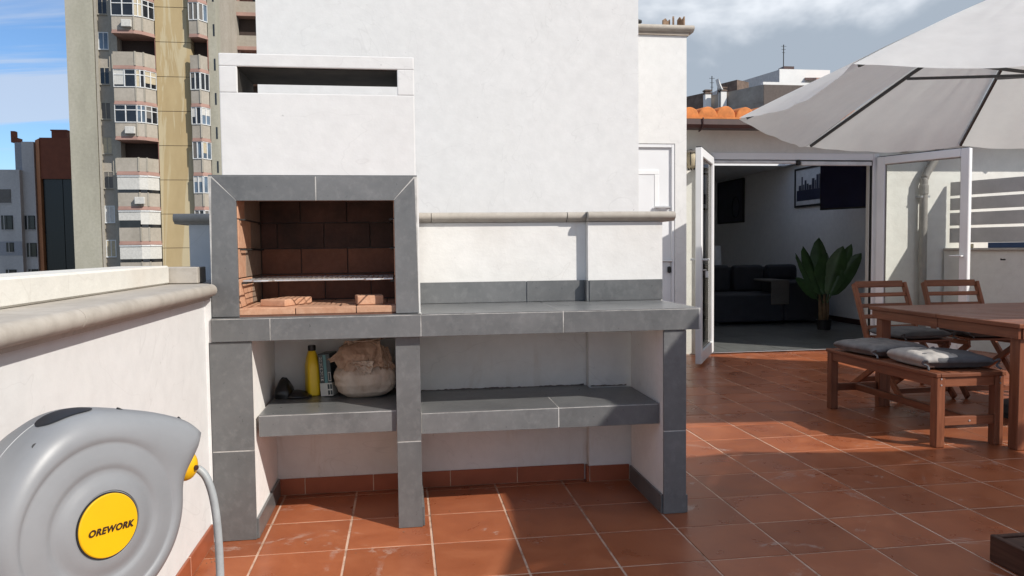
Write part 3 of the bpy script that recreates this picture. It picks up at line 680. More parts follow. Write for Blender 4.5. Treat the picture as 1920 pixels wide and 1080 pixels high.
# ================================================================== HOSE REEL
hr = thing('hose_reel', 'grey wall-mounted garden hose reel with round yellow badge', 'hose reel', (-0.490, 1.34, 0.704))
HC = (-0.490, 1.34, 0.704)
ang = math.radians(-36)                                # facing direction of the badge (n) in plan, from +X
nv_ = Vector((math.cos(ang), math.sin(ang), 0)); nv_ = (nv_ + Vector((0, 0, 0.02))).normalized()
uu = Vector((0, 0, 1)).cross(nv_).normalized(); vv = nv_.cross(uu)
hr.matrix_basis = Matrix(((uu.x, vv.x, nv_.x, HC[0]), (uu.y, vv.y, nv_.y, HC[1]), (uu.z, vv.z, nv_.z, HC[2]), (0, 0, 0, 1)))
# local: x right, y up, z towards the viewer ; badge sits at z = 0
NA = 144
def outline(a, k):                                     # k=1 full teardrop, 0 circle
    d = (a - math.radians(25) + PI) % (2 * PI) - PI
    R = .178
    if d >= 0: nose = .080 * math.exp(-(d / .46) ** 1.4)
    else: nose = .080 * math.exp(-(abs(d) / .16) ** 1.6)
    hump = .012 * math.exp(-((a - 1.75) / .5) ** 2)
    return R + (nose + hump) * k
prof = [ (.02, -.185, 0), (.55, -.183, 0), (.80, -.172, .3), (.93, -.150, .8), (.985, -.120, 1), (1.0, -.093, 1), (1.0, -.089, 1), (.994, -.0885, 1), (.994, -.0865, 1), (.999, -.086, 1), (.990, -.062, 1), (.965, -.040, .97), (.92, -.026, .88), (.86, -.018, .6), (.81, -.0155, .35), (.785, -.0160, .15), (.77, -.0180, .05), (.76, -.0187, 0), (.74, -.0180, 0), (.66, -.0145, 0), (.58, -.0125, 0), (.545, -.0130, 0), (.525, -.0150, 0), (.505, -.0156, 0), (.46, -.0138, 0), (.42, -.0100, 0), (.36, -.0070, 0), (.325, -.006, 0), (.318, -.008, 0), (.02, -.008, 0) ]
vs = []; 
for s_, z, kk in prof:
    for j in range(NA):
        a = 2 * PI * j / NA - PI; r = outline(a, kk) * s_
        vs.append((r * math.cos(a), r * math.sin(a), z))
n = NA
fs = [(i * n + j, i * n + (j + 1) % n, (i + 1) * n + (j + 1) % n, (i + 1) * n + j) for i in range(len(prof) - 1) for j in range(n)]
fs += [tuple(range(n - 1, -1, -1)), tuple((len(prof) - 1) * n + j for j in range(n))]
autosmooth(L('casing', MB().add(vs, fs), 'reel_grey', hr), 50)
autosmooth(L('badge', MB().lathe([(0.0530, -.010), (0.0530, -.0035), (0.0515, -.002), (.02, -.0008), (.001, -.0006)], 64), 'reel_yellow', hr), 40)
L('badge_ring', MB().lathe([(0.0550, -.0102), (0.0550, -.0048), (0.0532, -.0048), (0.0532, -.0102)], 64), 'reel_dark', hr)
tcv = bpy.data.curves.new('lettering', 'FONT'); tcv.body = 'OREWORK'; tcv.size = .0150; tcv.shear = .25; tcv.offset = .0005; tcv.align_x = 'CENTER'; tcv.align_y = 'CENTER'; tcv.extrude = .0004; tcv.space_character = 1.1
to = bpy.data.objects.new('tmp_text', tcv); C.objects.link(to)
bpy.context.view_layer.update()
dg = bpy.context.evaluated_depsgraph_get(); tme = bpy.data.meshes.new_from_object(to.evaluated_get(dg)); bpy.data.objects.remove(to); bpy.data.curves.remove(tcv)
tme.name = 'lettering'; tme.materials.clear(); link('lettering', tme, 'print_black', hr, (0.001, -.006, .0002), (0, 0, math.radians(-4)))
# dark patch and discs as painted shade of grip and screw holes; hose guide
gp = MB()
for t in range(0, 17):
    pass
def on_casing(a, s_, z, k=1.0): r = outline(a, k) * s_; return Vector((r * math.cos(a), r * math.sin(a), z))
vs = []; gu, gvn = 16, 8
for i in range(gu + 1):
    for j in range(gvn + 1):
        fu, fv = i / gu * 2 - 1, j / gvn * 2 - 1
        a = math.radians(97) + .25 * fu; z = -.074 + .024 * fv * math.sqrt(max(0.02, 1 - abs(fu) ** 3))
        vs.append(on_casing(a, 1.004 - 1.7 * (z + .087) ** 2 * 6, z))
L('grip_shade_patch', MB().add(vs, [(i * (gvn + 1) + j, (i + 1) * (gvn + 1) + j, (i + 1) * (gvn + 1) + j + 1, i * (gvn + 1) + j + 1) for i in range(gu) for j in range(gvn)]), 'reel_dark', hr, smooth=True)
for a, s_, z in ((math.radians(121), .955, -.040), (math.radians(66), 1.0, -.074), (math.radians(33), 1.0, -.075)):
    p = on_casing(a, s_, z); d = Vector((math.cos(a) * .7, math.sin(a) * .7, .7)) if s_ < 1 else Vector((math.cos(a), math.sin(a), .35)); d.normalize()
    L('screw_hole_shade', MB().tube([p - d * .010, p + d * .0004], .0055, 10), 'reel_dark', hr)
p = on_casing(math.radians(15), .97, -.078) + Vector((.018, -.010, .004))
bm_ = MB()
vs = []; n1_, n2_ = 14, 20
for i in range(n1_ + 1):
    th = PI * i / n1_
    for j in range(n2_): vs.append((p.x +   .025 * math.sin(th) * math.cos(2 * PI * j / n2_), p.y + .031 * math.cos(th), p.z + .025 * math.sin(th) * math.sin(2 * PI * j / n2_)))
bm_.add(vs, [(i * n2_ + j, i * n2_ + (j + 1) % n2_, (i + 1) * n2_ + (j + 1) % n2_, (i + 1) * n2_ + j) for i in range(n1_) for j in range(n2_)])
guide = L('hose_guide', bm_, 'reel_yellow', hr, smooth=True)
L('guide_pin', MB().lathe([(.005, 0), (.005, .003), (.001, .0035)], 12), 'gutter_brown', guide, loc=(p.x + .006, p.y - .004, p.z + .0245))
P('wall_bracket', B(WX + .001, WX + .014, 1.42, 1.52, .48, .70).box(WX + .014, WX + .11, 1.45, 1.49, .52, .56).box(WX + .014, WX + .11, 1.45, 1.49, .63, .67), 'reel_grey', hr, .004)
# hose: leaves the guide and drops in an arc to the floor
gw = hr.matrix_basis @ Vector((p.x + .02, p.y - .012, p.z))
endp = [gw, gw + Vector((.012, .001, -.004)), gw + Vector((.027, .000, -.026)), gw + Vector((.039, -.003, -.075)), gw + Vector((.046, -.008, -.16)), gw + Vector((.047, -.016, -.29)), gw + Vector((.040, -.035, -.46)), gw + Vector((.02, -.07, -.62)), gw + Vector((-.02, -.12, -gw.z + .05)), gw + Vector((-.07, -.2, -gw.z + .016)), gw + Vector((-.1, -.42, -gw.z + .0105)), gw + Vector((-.02, -.7, -gw.z + .0105))]
def smoothpath(pts, n=8):
    out = []
    for i in range(len(pts) - 1):
        p0 = pts[max(i - 1, 0)]; p1 = pts[i]; p2 = pts[i + 1]; p3 = pts[min(i + 2, len(pts) - 1)]
        for k in range(n):
            t = k / n
            out.append(.5 * ((2 * p1) + (p2 - p0) * t + (2 * p0 - 5 * p1 + 4 * p2 - p3) * t * t + (3 * p1 - p0 - 3 * p2 + p3) * t ** 3))
    out.append(pts[-1]); return out
P('hose', MB().tube(smoothpath(endp), .0078, 14), 'hose_grey', hr, smooth=True)

# ================================================================== STAIR BLOCK behind (tall white wall and white door)
sb = thing('stair_block', 'tall plain white block rising behind the low wall, with a white side door', 'building', (0.6, 5.5, 0))
P('wall', B(-0.817, 1.488, 4.70, 7.80, 0.0, 4.6), 'white_plaster', sb)
P('annex_wall', B(1.4885, 1.935, 6.2, 7.80, 0, 2.93).box(1.935, 2.279, 6.2, 7.80, 2.016, 2.93).box(2.279, 2.379, 6.2, 7.80, 0, 2.93).box(1.935, 2.279, 6.5, 7.8, 0, 2.016), 'white_plaster', sb)
autosmooth(P('coping_stone', MB().prism(coping_y(6.2, 7.85, 2.931, 2.985, 0.05), 'x', 1.49, 2.43), 'cast_stone', sb))
P('coping_foot', B(1.489, 2.395, 6.185, 6.5, 2.905, 2.930), 'cast_stone_dark', sb)
dr = P('door', B(1.938, 2.276, 6.225, 6.262, 0.005, 2.013), 'white_door', sb)
P('door_frame', B(1.937, 1.948, 6.205, 6.2245, .004, 2.014).box(2.252, 2.277, 6.205, 6.2245, .004, 2.014).box(1.948, 2.252, 6.205, 6.2245, 1.985, 2.014), 'white_door', dr, .002)
P('glazing_bead', B(1.955, 2.145, 6.214, 6.2245, 1.76, 1.80).box(2.105, 2.145, 6.214, 6.2245, .9, 1.76), 'white_pvc', dr, .003)
P('pane', B(1.95, 2.105, 6.219, 6.2245, .9, 1.76), 'white_door', dr)
P('handle', MB().tube([(2.10, 6.20, 1.485), (2.235, 6.20, 1.485)], .011, 10).tube([(2.225, 6.20, 1.485), (2.225, 6.224, 1.485)], .012, 10), 'steel', dr)
P('handle', MB().tube([(2.02, 6.18, 1.035), (2.245, 6.18, 1.035)], .009, 10).tube([(2.24, 6.18, 1.035), (2.24, 6.224, 1.035)], .010, 10), 'steel', dr)
P('lock', B(2.218, 2.245, 6.195, 6.224, .935, .99), 'rubber_black', dr, .008)
# old roof tiles stood on the coping
rtl = thing('roof_tile_stack', 'old brown roof tiles stood on end on the coping above the white door', 'roof tiles', (2.3, 6.30, 2.986))
def barrel(r, t, L_, n=10):
    vs = []
    for yy in (0, L_):
        for rr in (r, r - t):
            vs += [(rr * math.cos(PI * i / n), yy, rr * math.sin(PI * i / n)) for i in range(n + 1)]
    k = n + 1; fs = []
    for i in range(n):
        fs += [(i, i + 1, 2 * k + i + 1, 2 * k + i), (k + i, 3 * k + i, 3 * k + i + 1, k + i + 1), (i, k + i, k + i + 1, i + 1), (2 * k + i, 2 * k + i + 1, 3 * k + i + 1, 3 * k + i)]
    fs += [(0, 2 * k, 3 * k, k), (n, k + n, 3 * k + n, 2 * k + n)]
    return MB().add(vs, fs)
for x, rz, h in ((2.235, .3, .085), (2.30, 1.2, .105), (2.37, -1.0, .108)):
    mb = MB().prism([(-.035, 0), (.035, 0), (.035, h * .96), (.012, h * .72), (-.01, h), (-.035, h * .8)], 'y', -.008, .008)
    o = link('old_tile', mb.mesh('old_tile'), 'old_tile', rtl, (x - 2.3, (x - 2.3) * .1, .0), (0, 0, rz))
tag(P('vent_cap', MB().lathe([(.03, 2.986), (.03, 3.04), (.05, 3.045), (.05, 3.06), (.01, 3.075)], 14, (1.99, 6.35, 0)), 'rubber_black', None), 'small black vent cap on the coping beside the tall white wall', 'vent')

# ================================================================== TERRACE HOUSE with the open glass doors
YW = 7.82
th = thing('terrace_house', 'low white house with orange tiled roof and open glass double doors', 'house', (4.5, 8.0, 0))
ox0, ox1, oz = 3.215, 5.205, 2.150
P('wall', B(2.3795, ox0, YW, YW + .22, 0, 2.47).box(ox1, 9.0, YW, YW + .22, 0, 2.47).box(ox0, ox1, YW, YW + .22, oz, 2.47), 'house_plaster', th)
P('room_wall', B(6.45, 6.6, YW + .221, 16.0, 0, 2.469).box(2.25, 2.40, YW + .221, 16.0, 0, 2.469).box(2.25, 6.6, 16.0, 16.15, 0, 2.469), 'room_plaster', th)
P('room_ceiling', B(2.25, 6.6, YW + .221, 10.6, 2.47, 2.54).box(2.25, 6.6, 12.0, 16.15, 2.47, 2.54).box(2.25, 4.7, 10.6, 12.0, 2.47, 2.54).box(6.3, 6.6, 10.6, 12.0, 2.47, 2.54), 'room_plaster', th)  # opening left for the added rooflight
P('added_rooflight_frame', B(4.64, 4.70, 10.54, 12.06, 2.541, 2.60).box(6.30, 6.36, 10.54, 12.06, 2.541, 2.60).box(4.70, 6.30, 10.54, 10.60, 2.541, 2.60).box(4.70, 6.30, 12.0, 12.06, 2.541, 2.60), 'white_pvc', th)  # unseen rooflight, added to let daylight into the dark room
P('room_skirting', B(6.437, 6.4495, YW + .23, 15.9, .008, .085), 'gutter_brown', th)
me = None
for i in range(7):
    for j in range(12):
        x0 = 2.405 + i * .578; y0 = YW + .006 + j * .68
        if me is None:
            me = B(-.286, .286, -.337, .337, 0, .0075).mesh('room_tile', .001); me.materials.append(M['room_tile'])
        o = bpy.data.objects.new('room_tile', me); C.objects.link(o); o.parent = th; o.matrix_parent_inverse = parent_world(th).inverted(); o.location = (x0 + .289, y0 + .34, 0.0005)
# door frame of white profiles
P('door_frame', B(ox0 + .001, ox0 + .06, YW - .02, YW + .06, .009, oz - .001).box(ox1 - .075, ox1 - .001, YW - .02, YW + .06, .009, oz - .001).box(ox0 + .0605, ox1 - .0755, YW - .02, YW + .06, oz - .075, oz - .001), 'white_pvc', th, .004)
P('door_seal', B(ox0 + .062, ox1 - .077, YW - .004, YW + .03, oz - .083, oz - .0755).box(ox1 - .083, ox1 - .0755, YW - .004, YW + .03, .01, oz - .083), 'rubber_black', th)
P('threshold', B(ox0 + .001, ox1 - .001, YW - .06, YW + .005, .0095, .018), 'steel', th, .003)
P('blind_rail', B(3.29, 4.22, YW - .03, YW + .01, 2.035, 2.065), 'alu_white', th, .004); P('blind_rail', B(4.28, 5.10, YW - .045, YW + .0, 2.015, 2.058), 'alu_white', th, .004)
P('latch', B(4.235, 4.265, YW - .05, YW + .0, 2.02, 2.075), 'rubber_black', th, .004)
def leaf(hx, hy, ex, ey, z0, z1, name='door_leaf'):
    a = Vector((hx, hy)); b = Vector((ex, ey)); d = (b - a); ln = d.length; d.normalize()
    rt_ = bpy.data.objects.new(name, None)
    nrm = Vector((-d.y, d.x)) * .03
    def bar(t0, t1, za, zb, th_=.06):
        p = a + d * t0; q = a + d * t1; n_ = Vector((-d.y, d.x)) * th_ / 2
        return [(p - n_), (q - n_), (q + n_), (p + n_)], za, zb
    mb = MB()
    for t0, t1, za, zb in ((0, .085, z0, z1), (ln - .085, ln, z0, z1), (.085, ln - .085, z0, z0 + .12), (.085, ln - .085, z1 - .085, z1)):
        pts, za, zb = bar(t0, t1, za, zb); mb.prism([(v.x, v.y) for v in pts], 'z', za, zb)
    lf = P(name, mb, 'white_pvc', th, .006)
    pts, za, zb = bar(.086, ln - .086, z0 + .121, z1 - .086, .012); P('pane', MB().prism([(v.x, v.y) for v in pts], 'z', za, zb), 'glass_clear', lf)
    mb = MB()
    for t0, t1, za, zb in ((.0855, .094, z0 + .125, z1 - .09), (ln - .094, ln - .0855, z0 + .125, z1 - .09), (.094, ln - .094, z0 + .1205, z0 + .129), (.094, ln - .094, z1 - .094, z1 - .0855)):
        pts, za, zb = bar(t0, t1, za, zb, .016); mb.prism([(v.x, v.y) for v in pts], 'z', za, zb)
    P('gasket', mb, 'pipe_grey', lf)
    pts, za, zb = bar(.0, ln, z1 + .0005, z1 + .006, .05); P('top_seal', MB().prism([(v.x, v.y) for v in pts], 'z', za, zb), 'rubber_black', lf)
    nn_ = Vector((-d.y, d.x)); hp = a + d * (ln - .045)
    for s_ in (-1, 1):
        q0 = hp + nn_ * s_ * .03; q1 = hp + nn_ * s_ * .075; q2 = q1 - d * .11
        P('handle', MB().tube([(q0.x, q0.y, 1.03), (q1.x, q1.y, 1.03), (q2.x, q2.y, 1.03)], .010, 10), 'alu_white', lf)
    q0 = hp + nn_ * .031; q1 = hp + nn_ * .07; P('key', MB().tube([(q0.x, q0.y, .93), (q1.x, q1.y, .93)], .006, 8).box(q1.x - .012, q1.x + .012, q1.y - .012, q1.y + .012, .86, .92), 'steel', lf)
    return lf
leaf(3.255, 7.765, 2.785, 6.945, .03, 2.09)
leaf(5.175, 7.775, 5.605, 6.925, .03, 2.105)
# gutter, fascia and roof tiles
EO = .27
gpts = [(YW - EO - .10, 2.440), (YW - EO - .105, 2.385), (YW - EO - .085, 2.352), (YW - EO - .01, 2.344), (YW - EO, 2.358), (YW - EO - .075, 2.366), (YW - EO - .09, 2.395), (YW - EO - .09, 2.440)]
P('gutter', MB().prism(gpts, 'x', 2.381, 9.0), 'gutter_brown', th)
for x in (3.03, 4.3, 5.6, 6.9): P('gutter_bracket', MB().tube([(x, YW - EO - .11, 2.45), (x, YW - EO - .113, 2.385), (x, YW - EO - .09, 2.342), (x, YW - EO - .0, 2.332)], .008, 8), 'gutter_brown', th)
P('fascia', B(2.381, 9.0, YW - EO + .002, YW - EO + .022, 2.345, 2.445), 'gutter_brown', th)
P('soffit', B(2.381, 9.0, YW - EO + .023, YW - .001, 2.395, 2.41), 'house_plaster', th)
mt = MB().prism([(.104 * math.cos(PI * i / 12), .098 * math.sin(PI * i / 12)) for i in range(13)], 'y', 0, .46)
mc = mt.mesh('roof_tile', .008, 2, True); mc.materials.append(M['roof_orange'])
for r in range(6):
    for c in range(33):
        if r > 1 and c > 14: continue
        o = bpy.data.objects.new('roof_tile', mc); C.objects.link(o); o.parent = th; o.matrix_parent_inverse = parent_world(th).inverted()
        o.location = (2.50 + c * .2 + random.uniform(-.008, .008), YW - EO - .06 + r * .38, 2.455 + r * .036 + random.uniform(-.004, .004)); o.rotation_euler = (math.radians(4.6), 0, random.uniform(-.03, .03)); o.scale = (1, 1, random.uniform(1.05, 1.25))
P('roof_pan', MB().prism([(YW - EO - .07, 2.447), (YW - EO - .07, 2.466), (YW + 2.6, 2.466 + .22), (YW + 2.6, 2.447 + .22)], 'x', 2.381, 9.0), 'roof_orange', th)
# down pipe
dp = P('downpipe', MB().tube(smoothpath([Vector(v) for v in ((5.90, YW - .07, 2.394), (5.885, YW - .07, 2.20), (5.84, YW - .07, 2.09), (5.76, YW - .07, 1.97), (5.715, YW - .07, 1.88), (5.705, YW - .07, 1.78), (5.705, YW - .07, .9), (5.705, YW - .07, .05))], 5), .042, 16), 'pipe_grey', th, smooth=True)
P('pipe_collar', MB().lathe([(.0425, 1.70), (.049, 1.705), (.049, 1.80), (.0425, 1.805)], 16, (5.705, YW - .07, 0)), 'pipe_grey', dp); P('pipe_clip', B(5.655, 5.76, YW - .10, YW - .001, 1.665, 1.685), 'steel', dp)
# wall lamp and small floodlight
wl = thing('wall_lamp', 'small caged wall lamp beside the left glass door', 'lamp', (3.02, YW - .01, 2.0))
P('cap', MB().lathe([(.035, 2.16), (.075, 2.155), (.08, 2.14), (.06, 2.13)], 16, (3.02, YW - .09, 0)), 'cast_stone', wl)
P('globe', MB().lathe([(.058, 2.129), (.056, 2.06), (.045, 1.98), (.02, 1.965)], 16, (3.02, YW - .09, 0)), 'shutter_beige', wl, smooth=True)
cg = MB()
for i in range(6):
    a = 2 * PI * i / 6; cg.tube([(3.02 + .063 * math.cos(a), YW - .09 + .063 * math.sin(a), 2.13), (3.02 + .061 * math.cos(a), YW - .09 + .061 * math.sin(a), 2.06), (3.02 + .03 * math.cos(a), YW - .09 + .03 * math.sin(a), 1.955)], .005, 6)
P('cage', cg, 'black_iron', wl); P('bracket', B(2.995, 3.045, YW - .012, YW - .0005, 2.0, 2.15).box(3.01, 3.03, YW - .09, YW - .012, 2.151, 2.17), 'black_iron', wl)
fl = thing('floodlight', 'small outdoor projector lamp fixed above the right door jamb', 'lamp', (5.55, YW - .02, 2.2))
P('housing', B(5.50, 5.62, YW - .14, YW - .06, 2.165, 2.235), 'alu_white', fl, .006); P('bracket', B(5.46, 5.49, YW - .11, YW - .001, 2.17, 2.20).box(5.49, 5.50, YW - .11, YW - .08, 2.17, 2.2), 'rubber_black', fl)
P('lens', B(5.51, 5.61, YW - .143, YW - .1405, 2.172, 2.228), 'glass_dark', fl)

# ------------------------------------------------------------------ the room behind the doors
sf = thing('sofa', 'dark navy corner sofa in the dim room behind the glass doors', 'sofa', (5.2, 10.9, .008))
P('seat', B(4.42, 5.50, 10.45, 11.35, .05, .45), 'sofa_navy', sf, .04, 3); P('chaise', B(5.505, 6.20, 10.46, 11.35, .05, .62), 'sofa_navy', sf, .05, 3)
P('backrest', B(4.42, 6.20, 11.355, 11.62, .05, .82), 'sofa_navy', sf, .06, 3)
for x in (4.75, 5.3, 5.85): P('back_cushion', B(x - .24, x + .24, 11.16, 11.35, .455 if x < 5.5 else .625, .86), 'sofa_navy', sf, .07, 3)
P('throw', B(5.28, 5.56, 10.435, 10.99, .625, .655).box(5.28, 5.56, 10.41, 10.434, .30, .655), 'throw_grey', sf, .01)
for x, y in ((4.5, 10.55), (6.1, 10.55), (4.5, 11.5), (6.1, 11.5)): P('foot', B(x - .03, x + .03, y - .03, y + .03, .0085, .05), 'rubber_black', sf)
tl_ = thing('table_lamp', 'white shaded table lamp on a side table beyond the sofa', 'lamp', (5.05, 12.0, .008))
P('side_table', B(4.86, 5.24, 11.8, 12.2, .45, .50).box(4.9, 4.94, 11.84, 11.88, .009, .45).box(5.16, 5.2, 11.84, 11.88, .009, .45).box(4.9, 4.94, 12.12, 12.16, .009, .45).box(5.16, 5.2, 12.12, 12.16, .009, .45), 'wood_dark', tl_)
P('lamp_base', MB().lathe([(.07, .501), (.07, .52), (.02, .54), (.02, .80)], 14, (5.05, 12, 0)), 'steel', tl_); P('lamp_shade', MB().lathe([(.15, .80), (.13, 1.16), (.125, 1.16), (.145, .80)], 20, (5.05, 12, 0)), 'lamp_white', tl_)
def picture(name, label, y0, y1, z0, z1, kind):
    t = thing(name, label, 'picture', (6.44, (y0 + y1) / 2, (z0 + z1) / 2))
    P('frame', B(6.415, 6.449, y0, y0 + .03, z0, z1).box(6.415, 6.449, y1 - .03, y1, z0, z1).box(6.415, 6.449, y0 + .03, y1 - .03, z0, z0 + .03).box(6.415, 6.449, y0 + .03, y1 - .03, z1 - .03, z1), 'rubber_black', t, .002)
    P('print', B(6.43, 6.448, y0 + .03, y1 - .03, z0 + .03, z1 - .03), 'picture_dark' if kind == 0 else 'lamp_white', t)
    if kind:
        sk = MB(); random.seed(5); y = y0 + .06
        sk.box(6.428, 6.4298, y0 + .06, y1 - .06, z0 + .10, z0 + .27)
        while y < y1 - .12:
            w = random.uniform(.03, .08); sk.box(6.428, 6.4298, y, y + w, z0 + .271, z0 + random.uniform(.32, .5)); y += w + .012
        P('skyline', sk, 'picture_dark', t)
    else:
        P('motif', MB().tube([(6.427, (y0 + y1) / 2 - .25 + .16 * math.cos(a), z0 + .3 + .2 * math.sin(a)) for a in [2 * PI * i / 20 for i in range(20)]], .012, 6, True), 'sofa_navy', t)
picture('framed_picture', 'large dark framed picture deep in the dim room', 13.8, 15.0, 1.60, 2.44, 0)
picture('framed_picture', 'framed black and white skyline print beside the television', 10.95, 11.89, 1.77, 2.40, 1)
tv = thing('television', 'dark flat television on a swivel arm inside the doorway', 'television', (5.6, 9.0, 1.85))
a = Vector((5.431, 9.40)); b = Vector((5.80, 8.62)); d = (b - a).normalized(); nn_ = Vector((-d.y, d.x)) * .05
P('casing', MB().prism([(v.x, v.y) for v in (a, b, b + nn_, a + nn_)], 'z', 1.61, 2.20), 'rubber_black', tv, .004)
a2 = a + d * .015 - nn_ * 0; b2 = b - d * .015
P('screen', MB().prism([(v.x, v.y) for v in (a2 - nn_ * .08, b2 - nn_ * .08, b2 - nn_ * .02, a2 - nn_ * .02)], 'z', 1.63, 2.185), 'screen', tv)
mid = (a + b) / 2 + nn_
P('arm', MB().seg((mid.x, mid.y, 1.9), (6.1, 9.3, 1.9), .04, .05).seg((6.1, 9.3, 1.9), (6.449, 9.0, 1.9), .04, .05), 'rubber_black', tv)
# banana plant
bp = thing('potted_plant', 'tall broad-leaved banana plant in a black pot inside the doorway', 'plant', (5.66, 9.66, .0085))
L('pot', MB().lathe([(.085, 0), (.10, .13), (.105, .135), (.095, .135), (.08, .11)], 18), 'pot_black', bp)
random.seed(21)
for i, (dx, dy) in enumerate(((0, 0), (.04, .02), (-.035, .01))):
    L('stalk', MB().tube([(dx, dy, .08), (dx * 1.3, dy, .25), (dx * 1.8, dy * 1.4, .48)], [.035, .030, .014], 10), 'stem_brown', bp, smooth=True)
def leafmesh(p0, dirv, ln, wd, droop, twist):
    mb = MB(); n, w = 14, 6; vs = []
    d = Vector(dirv).normalized(); sd_ = d.cross(Vector((0, 1, 0)));
    if sd_.length < .1: sd_ = Vector((1, 0, 0))
    sd_.normalize(); sd_ = Matrix.Rotation(twist, 3, d) @ sd_
    p = Vector(p0); dd = d.copy(); cen = []
    for i in range(n + 1):
        cen.append((p.copy(), dd.copy())); dd = (dd + Vector((0, 0, -droop / n)) * (i / n) * 2).normalized(); p += dd * ln / n
    for i, (p, dd) in enumerate(cen):
        t = i / n; ww = wd * 1.25 * max(0.0, math.sin(PI * max(0.0, (t - .12) / .88) ** .9)) ** .62 if t < 1 else .0
        if t < .16: ww = .012
        nr = sd_.cross(dd)
        for j in range(w + 1):
            s_ = j / w * 2 - 1; vs.append(p + sd_ * s_ * ww / 2 + nr * (abs(s_) * ww * .18 + .006 * math.sin(t * 40 + s_ * 3)))
    fs = [(i * (w + 1) + j, i * (w + 1) + j + 1, (i + 1) * (w + 1) + j + 1, (i + 1) * (w + 1) + j) for i in range(n) for j in range(w)]
    return mb.add(vs, fs)
for (dx, dz, ln, wd, dr_, tw) in ((-.30, 1, .82, .20, .3, .4), (-.48, .95, .78, .15, .3, .7), (-.02, 1, .90, .24, .1, .0), (.06, 1, .68, .26, .1, .3), (.22, 1, .80, .22, .2, -.4), (.36, 1, .86, .16, .2, -.6), (.52, 1, .80, .20, .3, -.3), (-.62, .7, .55, .12, .5, .2)):
    o = L('leaf', leafmesh((dx * .08, random.uniform(-.03, .03), .36), (dx, random.uniform(-.25, .25), dz), ln, wd, dr_, tw), 'leaf_green', bp, smooth=True)

# ------------------------------------------------------------------ right boundary wall with slat fence
A0, A1 = Vector((5.99, 7.78)), Vector((7.35, 3.9)); dd = (A1 - A0).normalized(); nl = Vector((dd.y, -dd.x)) * -1
rp = thing('boundary_wall', 'pale low boundary wall with thin coping under the grey slat fence', 'wall', (6.6, 6.0, 0))
def wseg(t0, t1, z0, z1, o0, o1):
    p = A0 + dd * t0; q = A0 + dd * t1; return MB().prism([(v.x, v.y) for v in (p + nl * o0, q + nl * o0, q + nl * o1, p + nl * o1)], 'z', z0, z1)
P('wall', wseg(0, 4.1, 0, 1.075, 0, .16), 'house_plaster', rp); P('coping', wseg(0, 4.1, 1.0755, 1.105, -.03, .19), 'cast_stone', rp, .006)
P('hook', MB().tube([(6.19, 7.14, .985), (6.13, 7.12, .985), (6.125, 7.12, .995)], .008, 8), 'rubber_black', rp)
fe = thing('slat_fence', 'fence of wide grey horizontal slats standing on the boundary wall', 'fence', (6.6, 6.2, 1.11))
for z0, z1 in ((1.165, 1.325), (1.355, 1.495), (1.525, 1.655), (1.685, 1.835)): P('slat', wseg(.02, 4.0, z0, z1, .055, .08), 'fence_grey', fe, .002)
for t in (.12, 1.6, 3.2): P('post', wseg(t, t + .05, 1.106, 1.83, .0805, .13), 'fence_grey', fe, .002)
o = P('blue_box', wseg(.42, 1.6, 1.1055, 1.163, .095, .15), 'blue_plastic', None, .004); tag(o, 'long blue plastic box lying behind the lowest fence slat', 'box')
o = P('yellow_block', wseg(.2, .30, 1.1055, 1.15, .02, .05), 'straw_block', None, .004); tag(o, 'small straw-coloured block on the coping near the fence end', 'block')

# ================================================================== GARDEN FURNITURE
def bar(mb, *a): return mb
# table
tb = thing('garden_table', 'large slatted reddish-brown wooden garden table with square legs', 'table', (4.15, 4.42, 0))
tx0, tx1, ty0, ty1, tz = 3.335, 5.02, 3.735, 5.10, .712
ns = 15; sw = (ty1 - ty0 - .07) / ns
for i in range(ns):
    y0 = ty0 + .035 + i * sw
    if abs(y0 + sw / 2 - 4.53) < .05:
        P('slat', B(tx0 + .0355, 4.15, y0 + .006, y0 + sw - .006, tz - .022, tz), 'wood_top', tb, .003); P('slat', B(4.24, tx1 - .0355, y0 + .006, y0 + sw - .006, tz - .022, tz), 'wood_top', tb, .003)
    else: P('slat', B(tx0 + .0355, tx1 - .0355, y0 + .006, y0 + sw - .006, tz - .022, tz), 'wood_top', tb, .003)
P('end_rail', B(tx0, tx0 + .035, ty0, 4.395, tz - .024, tz + .001), 'wood_y', tb, .003); P('end_rail', B(tx0, tx0 + .035, 4.398, ty1, tz - .024, tz + .001), 'wood_y', tb, .003); P('end_rail', B(tx1 - .035, tx1, ty0, ty1, tz - .024, tz + .001), 'wood_y', tb, .003)
P('side_rail', B(tx0 + .0355, tx1 - .0355, ty0, ty0 + .0345, tz - .023, tz), 'wood_x', tb, .003); P('side_rail', B(tx0 + .0355, tx1 - .0355, ty1 - .0345, ty1, tz - .023, tz), 'wood_x', tb, .003)
for x0, y0, y1 in ((tx0 + .012, ty0 + .02, 4.393), (tx0 + .012, 4.40, ty1 - .02), (tx1 - .034, ty0 + .02, ty1 - .02)): P('apron', B(x0, x0 + .022, y0, y1, tz - .085, tz - .0245), 'wood_y', tb, .002)
for y0 in (ty0 + .012, ty1 - .034): P('apron', B(tx0 + .036, tx1 - .036, y0, y0 + .022, tz - .085, tz - .0245), 'wood_x', tb, .002)
P('batten', B(4.05, 4.11, ty0 + .036, ty1 - .036, tz - .045, tz - .0225).box(4.27, 4.33, ty0 + .036, ty1 - .036, tz - .045, tz - .0225), 'wood_y', tb)
for x in (tx0 + .036, tx1 - .106):
    for y in (ty0 + .036, ty1 - .106): P('leg', B(x, x + .07, y, y + .07, 0.001, tz - .0245), 'wood_z', tb, .004)
